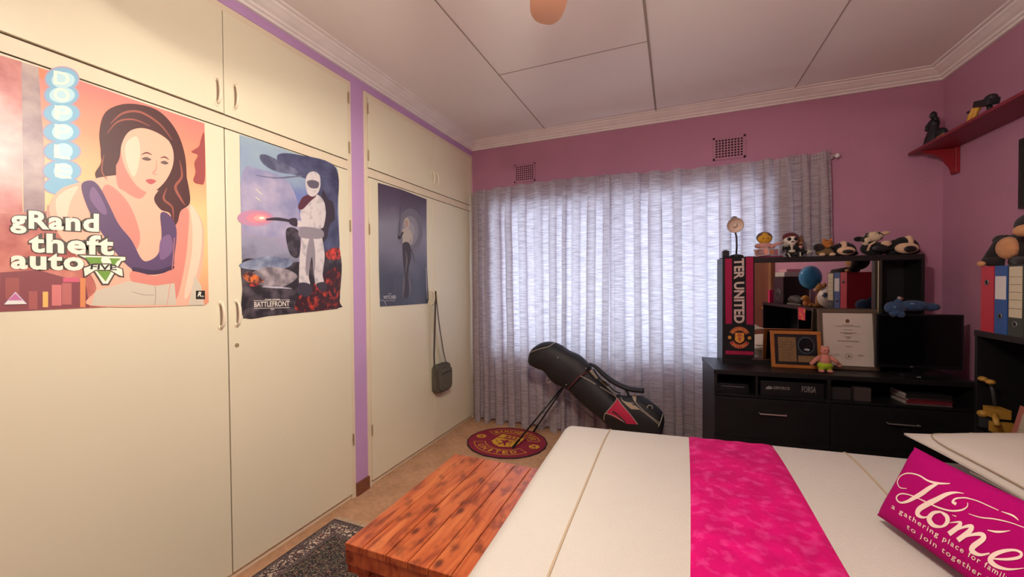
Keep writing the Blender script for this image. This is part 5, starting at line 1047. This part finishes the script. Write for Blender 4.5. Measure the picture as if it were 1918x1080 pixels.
b = MB(); ribbon(b, [(0.052, -0.800, 0.62), (0.045, -0.797, 0.80), (0.055, -0.790, 1.10), (0.062, -0.789, 1.30), (0.062, -0.786, 1.352)], (0.012, -0.010, 0)); ribbon(b, [(0.062, -0.786, 1.352), (0.058, -0.775, 1.30), (0.055, -0.725, 1.05), (0.05, -0.66, 0.82), (0.052, -0.605, 0.66)], (0.010, -0.012, 0)); b.obj('strap', khd, sb, world=True)

# ================================================================ ON THE HEADBOARD BOOKCASE
def binder(label, y0, y1, col, face, lab, hole_z, d=0.285, h=0.325, band=None):
    t = thing('lever_arch_file', label, 'file', (HX+0.004, (y0+y1)/2, HT), 0, 'files standing on the bookcase top'); m = M('file_'+col, col, 0.5, noise=(20, 0.08)); w_ = (y1-y0)/2-0.0015
    b = MB(); b.span((0, -w_, 0), (0.003, w_, h)); b.span((0.003, -w_, 0), (d, -w_+0.003, h)); b.span((0.003, w_-0.003, 0), (d, w_, h)); b.obj('cover', m, t)
    MB().span((0.02, -w_+0.005, 0.008), (d-0.01, w_-0.005, h-0.02)).obj('papers', M('paper_block', 'd8d0c4', 0.8), t)
    if lab: MB().span((-0.0012, -w_+0.006, lab[0]), (-0.0002, w_-0.006, lab[1])).obj('spine_label', M('spine_label_'+lab[2], lab[2], 0.6), t)
    if lab and band:
        for zz in band: MB().span((-0.0022, -w_+0.006, zz), (-0.0014, w_-0.006, zz+0.002)).obj('label_line', M('label_ink', '6a6258', 0.6), t)
    b = MB(); b.lathe((-0.0005, 0.0, hole_z), [(0.010, 0), (0.0135, 0), (0.0135, 0.003), (0.010, 0.003)], axis=(-1, 0, 0), seg=20); b.obj('finger_ring', M('ring_steel', 'a0a0a0', 0.3, 0.8), t, smooth=True)
    b = MB(); b.lathe((-0.0004, 0.0, hole_z), [(0, 0.0006), (0.0105, 0.0006)], axis=(-1, 0, 0), seg=20); b.obj('finger_hole_shade', M('hole_shade_black', '080808', 0.9), t); return t  # flat black disc painted as the shade inside the finger ring
binder('red file with a plain spine, first on the bookcase top', -1.032, -0.945, 'b0283a', None, None, 0.245)
binder('blue file with a white spine label, second on the bookcase top', -1.117, -1.036, '28508c', None, (0.165, 0.275, 'd0ccc8'), 0.085)
binder('dark grey file with a long cream spine label, third on the bookcase top', -1.210, -1.121, '343a34', None, (0.085, 0.318, 'c8bca0'), 0.055, band=(0.27, 0.235, 0.2, 0.165, 0.125))
ballw = M('ball_white', 'd8ccc0', 0.45); ballb = M('ball_blue_black', '26344c', 0.45)
t = thing('football', 'white football with dark patches beside the files on the bookcase', 'ball', (3.505, -1.33, HT)); b = MB()
b.ell((0, 0, 0.102), (0.10, 0.10, 0.10), nu=28, nv=18); b.obj('ball_skin', ballw, t, smooth=True); b = MB()
for k in range(9):
    a = 2*PI*k/4.5+0.4; el = (0.9 if k < 4 else (-0.2 if k % 2 else 0.25)); n_ = Vector((math.cos(a)*math.cos(el), math.sin(a)*math.cos(el), math.sin(el))); b.lathe(Vector((0, 0, 0.102)), [(0, 0.1008), (0.012, 0.1000), (0.024, 0.0978), (0.030, 0.0958)], axis=n_, seg=5)
b.obj('ball_panels', ballb, t)
# bear sitting on the files
bxp = 3.475
def bp(px, py, x=bxp): return at(px, py, 'x', x)
fx = fur('dark_brown', '231a1a'); btan = fur('bear_tan', 'c48c60', 0.15)
c0 = bp(1896, 466, 3.50); c0.z += 0.008
t = thing('plush_bear', 'dark brown bear with tan belly and muzzle sitting on top of the files', 'soft toy', (c0.x, c0.y-0.02, HT+0.327))
for nm, m_, els in (('body', fx, [(c0+Vector((0.03, -0.01, 0.0)), (0.065, 0.085, 0.072))]), ('belly', btan, [(c0+Vector((-0.022, -0.015, -0.004)), (0.035, 0.056, 0.055))]),
                    ('head', fx, [(bp(1920, 422, 3.50)+Vector((0.02, -0.02, 0.0)), (0.06, 0.068, 0.058))]), ('muzzle', btan, [(bp(1916, 432, 3.45)+Vector((0.0, -0.015, 0.0)), (0.035, 0.048, 0.028))])):
    b = MB(); [b.ell(*e) for e in els]; b.obj(nm, m_, t, smooth=True, world=True)
b = MB(); b.path([bp(1893, 447, 3.50), bp(1872, 458, 3.48), bp(1858, 478, 3.46), bp(1850, 488, 3.45)], [0.026, 0.026, 0.024, 0.020], 10); b.ell(bp(1876, 450, 3.50), (0.03, 0.035, 0.028)); b.obj('arm', fx, t, smooth=True, world=True)
b = MB(); b.path([bp(1880, 490, 3.49), bp(1855, 490, 3.45), bp(1840, 489, 3.43)], [0.030, 0.024, 0.018], 10); b.obj('leg', fx, t, smooth=True, world=True)
b = MB(); b.ell(bp(1838, 494, 3.415), (0.014, 0.022, 0.014)); b.obj('foot_pad', btan, t, smooth=True, world=True)
b = MB(); b.path([bp(1905, 490, 3.49), bp(1925, 492, 3.44)], [0.030, 0.022], 10); b.obj('leg', fx, t, smooth=True, world=True)
# framed dark picture on the right wall
t = thing('wall_picture', 'dark framed picture hanging on the right wall above the toy bear', 'picture', (W-0.02, -0.93, 1.79)); fk = M('picture_frame_black', '24221f', 0.5)
b = MB(); y0, y1, z0, z1 = -1.20, -0.690, 1.795, 2.165
b.span((W-0.022, y0, z0), (W-0.002, y0+0.02, z1)); b.span((W-0.022, y1-0.02, z0), (W-0.002, y1, z1)); b.span((W-0.022, y0+0.02, z0), (W-0.002, y1-0.02, z0+0.02)); b.span((W-0.022, y0+0.02, z1-0.02), (W-0.002, y1-0.02, z1)); b.obj('frame_moulding', fk, t, world=True)
MB().span((W-0.012, y0+0.02, z0+0.02), (W-0.004, y1-0.02, z1-0.02)).obj('picture_sheet', M('dark_print', '3a3834', 0.4, noise=(14, 0.5), stretch=(1, 0.3, 4)), t, world=True)
# inside the bookcase
ty = M('toy_yellow', '9a7228', 0.5); tgy = M('toy_grey', '2c2e30', 0.5)
t = thing('toy_robot', 'yellow and grey toy robot with binocular head inside the bookcase', 'toy', (3.47, -0.955, 0.6785)); zb_ = 0.6785
for nm, m_, els in (('head', ty, [((3.44, -0.925, 0.918), (0.018, 0.020, 0.013)), ((3.44, -0.975, 0.915), (0.018, 0.020, 0.013))]), ('neck', tgy, [('p', [(3.455, -0.95, 0.91), (3.46, -0.955, 0.87), (3.465, -0.96, 0.80)], 0.008)]),
                    ('body', ty, [('b', (3.47, -0.965, 0.765), (0.06, 0.075, 0.045)), ((3.435, -0.935, 0.745), (0.020, 0.022, 0.018))]), ('arm', ty, [('p', [(3.45, -0.99, 0.765), (3.43, -1.03, 0.75), (3.42, -1.06, 0.725)], 0.011)]),
                    ('track', tgy, [('b', (3.47, -0.93, 0.703), (0.08, 0.028, 0.048))]), ('track', ty, [('b', (3.47, -1.00, 0.703), (0.08, 0.028, 0.048))])):
    b = MB()
    for e in els:
        if e[0] == 'p': b.path(e[1], e[2], 8)
        elif e[0] == 'b': b.box(e[1], e[2])
        else: b.ell(*e)
    b.obj(nm, m_, t, world=True, smooth=nm in ('neck', 'arm'))
t.location += Vector((-0.028, -0.045, 0.0))
t = thing('photo_card', 'pink edged photo card leaning inside the bookcase beside the toy robot', 'card', (3.45, -1.135, 0.6785)); t.rotation_euler = (0, math.radians(12), 0)
MB().span((-0.002, -0.07, 0), (0.002, 0.05, 0.15)).obj('card', M('card_salmon', '9c5c50', 0.5), t); MB().span((-0.0028, -0.06, 0.0), (-0.0022, 0.02, 0.12)).obj('picture_area', M('card_picture', 'a89c88', 0.5, two=('5c4434', 20, 0.5, 0.6)), t)
t = thing('camera', 'black camera with a shiny lens on the bookcase shelf beyond the toy robot', 'camera', (3.53, -1.24, 0.6785)); MB().span((-0.03, -0.08, 0), (0.04, 0.08, 0.11)).obj('camera_body', tvk, t, bevel=0.01)
b = MB(); b.lathe((-0.03, 0, 0.055), [(0, 0.04), (0.032, 0.045), (0.036, 0.04), (0.036, 0)], axis=(-1, 0, 0)); b.obj('lens', M('lens_black', '0c0c10', 0.1), t, smooth=True)
# further things on the bookcase top, seen in the mirror
def tb(name, label, cat, x, y, z=None, g=None): return thing(name, label, cat, (x, y, HT if z is None else z), 0, g)
t = tb('plush_bear', 'honey coloured bear beyond the football, seen in the mirror', 'soft toy', 3.52, -1.50)
for nm, els in (('body', [((0, 0, 0.07), (0.05, 0.055, 0.07))]), ('head', [((-0.01, 0, 0.175), (0.045, 0.05, 0.045))]), ('ear', [((0, -0.045, 0.215), (0.014, 0.02, 0.02))]), ('ear', [((0, 0.045, 0.215), (0.014, 0.02, 0.02))]), ('arm', [((-0.03, 0.055, 0.09), (0.03, 0.018, 0.02))]), ('leg', [((-0.06, 0.04, 0.02), (0.035, 0.02, 0.02))]), ('leg', [((-0.06, -0.04, 0.02), (0.035, 0.02, 0.02))]), ('muzzle', [((-0.055, 0, 0.165), (0.015, 0.02, 0.015))])):
    b = MB(); [b.ell(*e) for e in els]; b.obj(nm, fur('honey', 'a8743c', 0.2) if nm != 'muzzle' else crm, t, smooth=True)
t = tb('balloon', 'round blue balloon on a stick above the toys, seen in the mirror', 'balloon', 3.50, -1.66); b = MB(); b.ell((0, 0, 0.29), (0.095, 0.095, 0.115), nu=24, nv=16); b.cyl((0, 0, 0.165), (0, 0, 0.18), 0.012, 0.006, 10); b.obj('balloon_skin', M('balloon_blue', '2c84b8', 0.12), t, smooth=True); b = MB(); b.path([(0, 0, 0), (0, 0, 0.165)], 0.003); b.lathe((0, 0, 0), [(0, 0.01), (0.03, 0.01), (0.035, 0)]); b.obj('stick', M('stick_white', 'c8c8c8', 0.5), t)
t = tb('plush_animal', 'small orange and brown toy below the blue balloon, seen in the mirror', 'soft toy', 3.45, -1.60)
for nm, m_, els in (('body', ora, [((0, 0, 0.035), (0.04, 0.04, 0.035))]), ('head', M('fur_ginger', 'c88a3c', 0.9), [((-0.02, 0, 0.085), (0.03, 0.034, 0.028))]), ('muzzle', crm, [((-0.048, 0, 0.078), (0.012, 0.016, 0.012))])):
    b = MB(); [b.ell(*e) for e in els]; b.obj(nm, m_, t, smooth=True)
o = MB().box((0, 0, 0.0), (0.002, 0.13, 0.12)).obj('pink_card', M('card_hot_pink', 'd83c54', 0.6, two=('e8a040', 16, 0.55, 0.65)), None); o.location = (HX-0.003, -1.62, HT-0.07); tag(o, 'pink and orange card hanging on the bookcase front below the balloon', 'card')
t = tb('trainer_shoe', 'dark grey trainer shoe lying on the bookcase, seen in the mirror', 'shoe', 3.5, -1.90); b = MB(); b.path([(-0.02, 0.13, 0.035), (0, 0.06, 0.045), (0.0, -0.02, 0.06), (0.0, -0.10, 0.055), (0, -0.14, 0.05)], [0.028, 0.04, 0.045, 0.042, 0.03], 12, flat=1.0); b.obj('upper', M('shoe_grey', '3c3836', 0.7), t, smooth=True); MB().box((0, 0, 0.009), (0.08, 0.28, 0.018)).obj('sole', M('shoe_sole', '6a6058', 0.7), t, bevel=0.006)
t = tb('hifi_speaker', 'tall black speaker box on the bookcase, seen in the mirror', 'speaker', 3.54, -2.20); MB().span((-0.1, -0.11, 0), (0.12, 0.13, 0.30)).obj('cabinet', tvk, t, bevel=0.004); b = MB(); b.lathe((-0.1, 0.01, 0.1), [(0.02, 0.004), (0.06, 0.006), (0.068, 0.0)], axis=(-1, 0, 0)); b.obj('cone', M('cone_grey', '302c2c', 0.6), t, smooth=True)
t = thing('printer', 'small pale grey printer on top of the tall speaker, seen in the mirror', 'printer', (3.54, -2.19, HT+0.3005)); MB().span((-0.09, -0.10, 0), (0.11, 0.12, 0.05)).obj('casing', M('printer_grey', 'b8b0a8', 0.5), t, bevel=0.006); MB().span((-0.06, -0.07, 0.0505), (0.09, 0.10, 0.085)).obj('lid', M('printer_pink', 'c898a0', 0.5), t, bevel=0.004)
o = MB().span((-0.08, -0.02, 0), (0.08, 0.02, 0.15)).obj('pink_box', M('box_pink', 'd01c60', 0.5), None, bevel=0.002); o.location = (3.50, -2.37, HT); tag(o, 'bright pink box at the far end of the bookcase, seen in the mirror', 'box')
# tan headboard board beside the pillow
tp = [at(1753, 797, 'x', 3.385), at(1822, 803, 'x', 3.385)]
o = MB().span((3.384, -1.16, 0.58), (3.408, -0.93, at(1790, 797, 'x', 3.378).z)).obj('headboard_board', tan, None, bevel=0.002)
tag(o, 'tan edged wooden board between the bed head and the bookcase', 'headboard')

# ================================================================ RED WALL SHELF
rdm = M('shelf_red_paint', '7c2430', 0.45, noise=(12, 0.12)); sh = thing('wall_shelf', 'dark red wooden shelf high on the right wall', 'shelf', (W, -0.7, 2.29))
MB().span((3.50, -1.75, 2.29), (W-0.001, -0.048, 2.308)).obj('shelf_board', rdm, sh, world=True, bevel=0.002)
def bracket(y):
    b = MB(); pts = [(W-0.001, 2.289), (3.53, 2.289), (3.55, 2.272), (3.59, 2.262), (3.63, 2.235), (3.655, 2.19), (3.672, 2.165), (3.68, 2.14), (3.683, 2.125), (W-0.001, 2.125)]
    b.prism([(x, y, z) for x, z in pts], (0, -0.018, 0)); b.obj('bracket', M('bracket_red', '8c1c24', 0.4), sh, world=True)
    b = MB(); b.span((W-0.022, y-0.045, 2.118), (W-0.0012, y+0.012, 2.289)); b.obj('wall_plate', M('bracket_red', '8c1c24', 0.4), sh, world=True, bevel=0.002)
bracket(-0.135); bracket(-1.60)
fgk = M('figurine_black', '16161a', 0.55); SZ = 2.308
t = thing('figurine', 'black robed figurine standing near the end of the red shelf', 'figurine', (3.575, -0.185, SZ))
b = MB(); b.lathe((0, 0, 0.0), [(0, 0), (0.052, 0.002), (0.044, 0.05), (0.026, 0.11), (0.024, 0.125)], seg=14); b.ell((0.015, -0.045, 0.05), (0.03, 0.05, 0.05), (0.5, 0, 0)); b.obj('robe', fgk, t)
b = MB(); b.ell((0, 0, 0.145), (0.028, 0.034, 0.036)); b.ell((0, 0.032, 0.150), (0.02, 0.022, 0.024)); b.obj('torso', fgk, t, smooth=True); b = MB(); b.ell((-0.004, -0.002, 0.20), (0.019, 0.020, 0.024)); b.cyl((-0.004, -0.002, 0.215), (-0.004, -0.002, 0.226), 0.014, 0.006, 10); b.obj('head', fgk, t, smooth=True)
b = MB(); b.ell((-0.019, -0.002, 0.198), (0.006, 0.011, 0.012)); b.obj('face', M('figurine_face', '54483e', 0.5), t, smooth=True)
b = MB(); b.path([(0, -0.03, 0.165), (-0.012, -0.05, 0.15), (-0.015, -0.046, 0.185)], [0.014, 0.012, 0.010], 8); b.obj('arm', fgk, t, smooth=True)
b = MB(); b.path([(0, 0.03, 0.165), (-0.012, 0.046, 0.14), (-0.02, 0.035, 0.115)], [0.014, 0.012, 0.010], 8); b.obj('arm', fgk, t, smooth=True)
ty2 = M('toy_amber', 'c89030', 0.5)
t = thing('toy_gun', 'small yellow and black toy lying beside the robed figurine on the shelf', 'toy', (3.545, -0.34, SZ)); MB().span((-0.015, -0.045, 0), (0.015, 0.035, 0.022)).obj('grip', ty2, t, bevel=0.004); MB().span((-0.010, -0.13, 0.002), (0.010, -0.046, 0.020)).obj('barrel', fgk, t, bevel=0.003)
t = thing('toy_vehicle', 'yellow legged black toy machine in the middle of the red shelf', 'toy', (3.555, -0.66, SZ))
b = MB(); b.box((0, -0.04, 0.075), (0.05, 0.12, 0.035), (0.25, 0, 0)); b.ell((0, -0.075, 0.082), (0.026, 0.03, 0.024)); b.obj('hull', fgk, t, bevel=0.004); 
for y0, y1 in ((0.02, 0.055), (-0.005, 0.015)):
    b = MB(); b.path([(-0.01, y0, 0.075), (-0.015, y1, 0.04), (-0.02, y1+0.005, 0.0)], [0.014, 0.011, 0.012], 8); b.obj('leg', ty2, t, smooth=True)
b = MB(); b.path([(0.0, -0.06, 0.06), (0.0, -0.075, 0.0)], 0.012, 8); b.obj('leg', fgk, t, smooth=True); b = MB(); b.path([(-0.01, 0.04, 0.06), (-0.012, 0.08, 0.07)], 0.008, 8); b.obj('arm', fgk, t, smooth=True)
o = MB(); o.path([(3.54, -0.80, SZ+0.008), (3.545, -0.86, SZ+0.010), (3.55, -0.95, SZ+0.008)], [0.006, 0.010, 0.005], 8); o = o.obj('toy_sword', fgk, None, smooth=True); tag(o, 'thin dark toy piece lying flat near the frame edge of the shelf', 'toy')
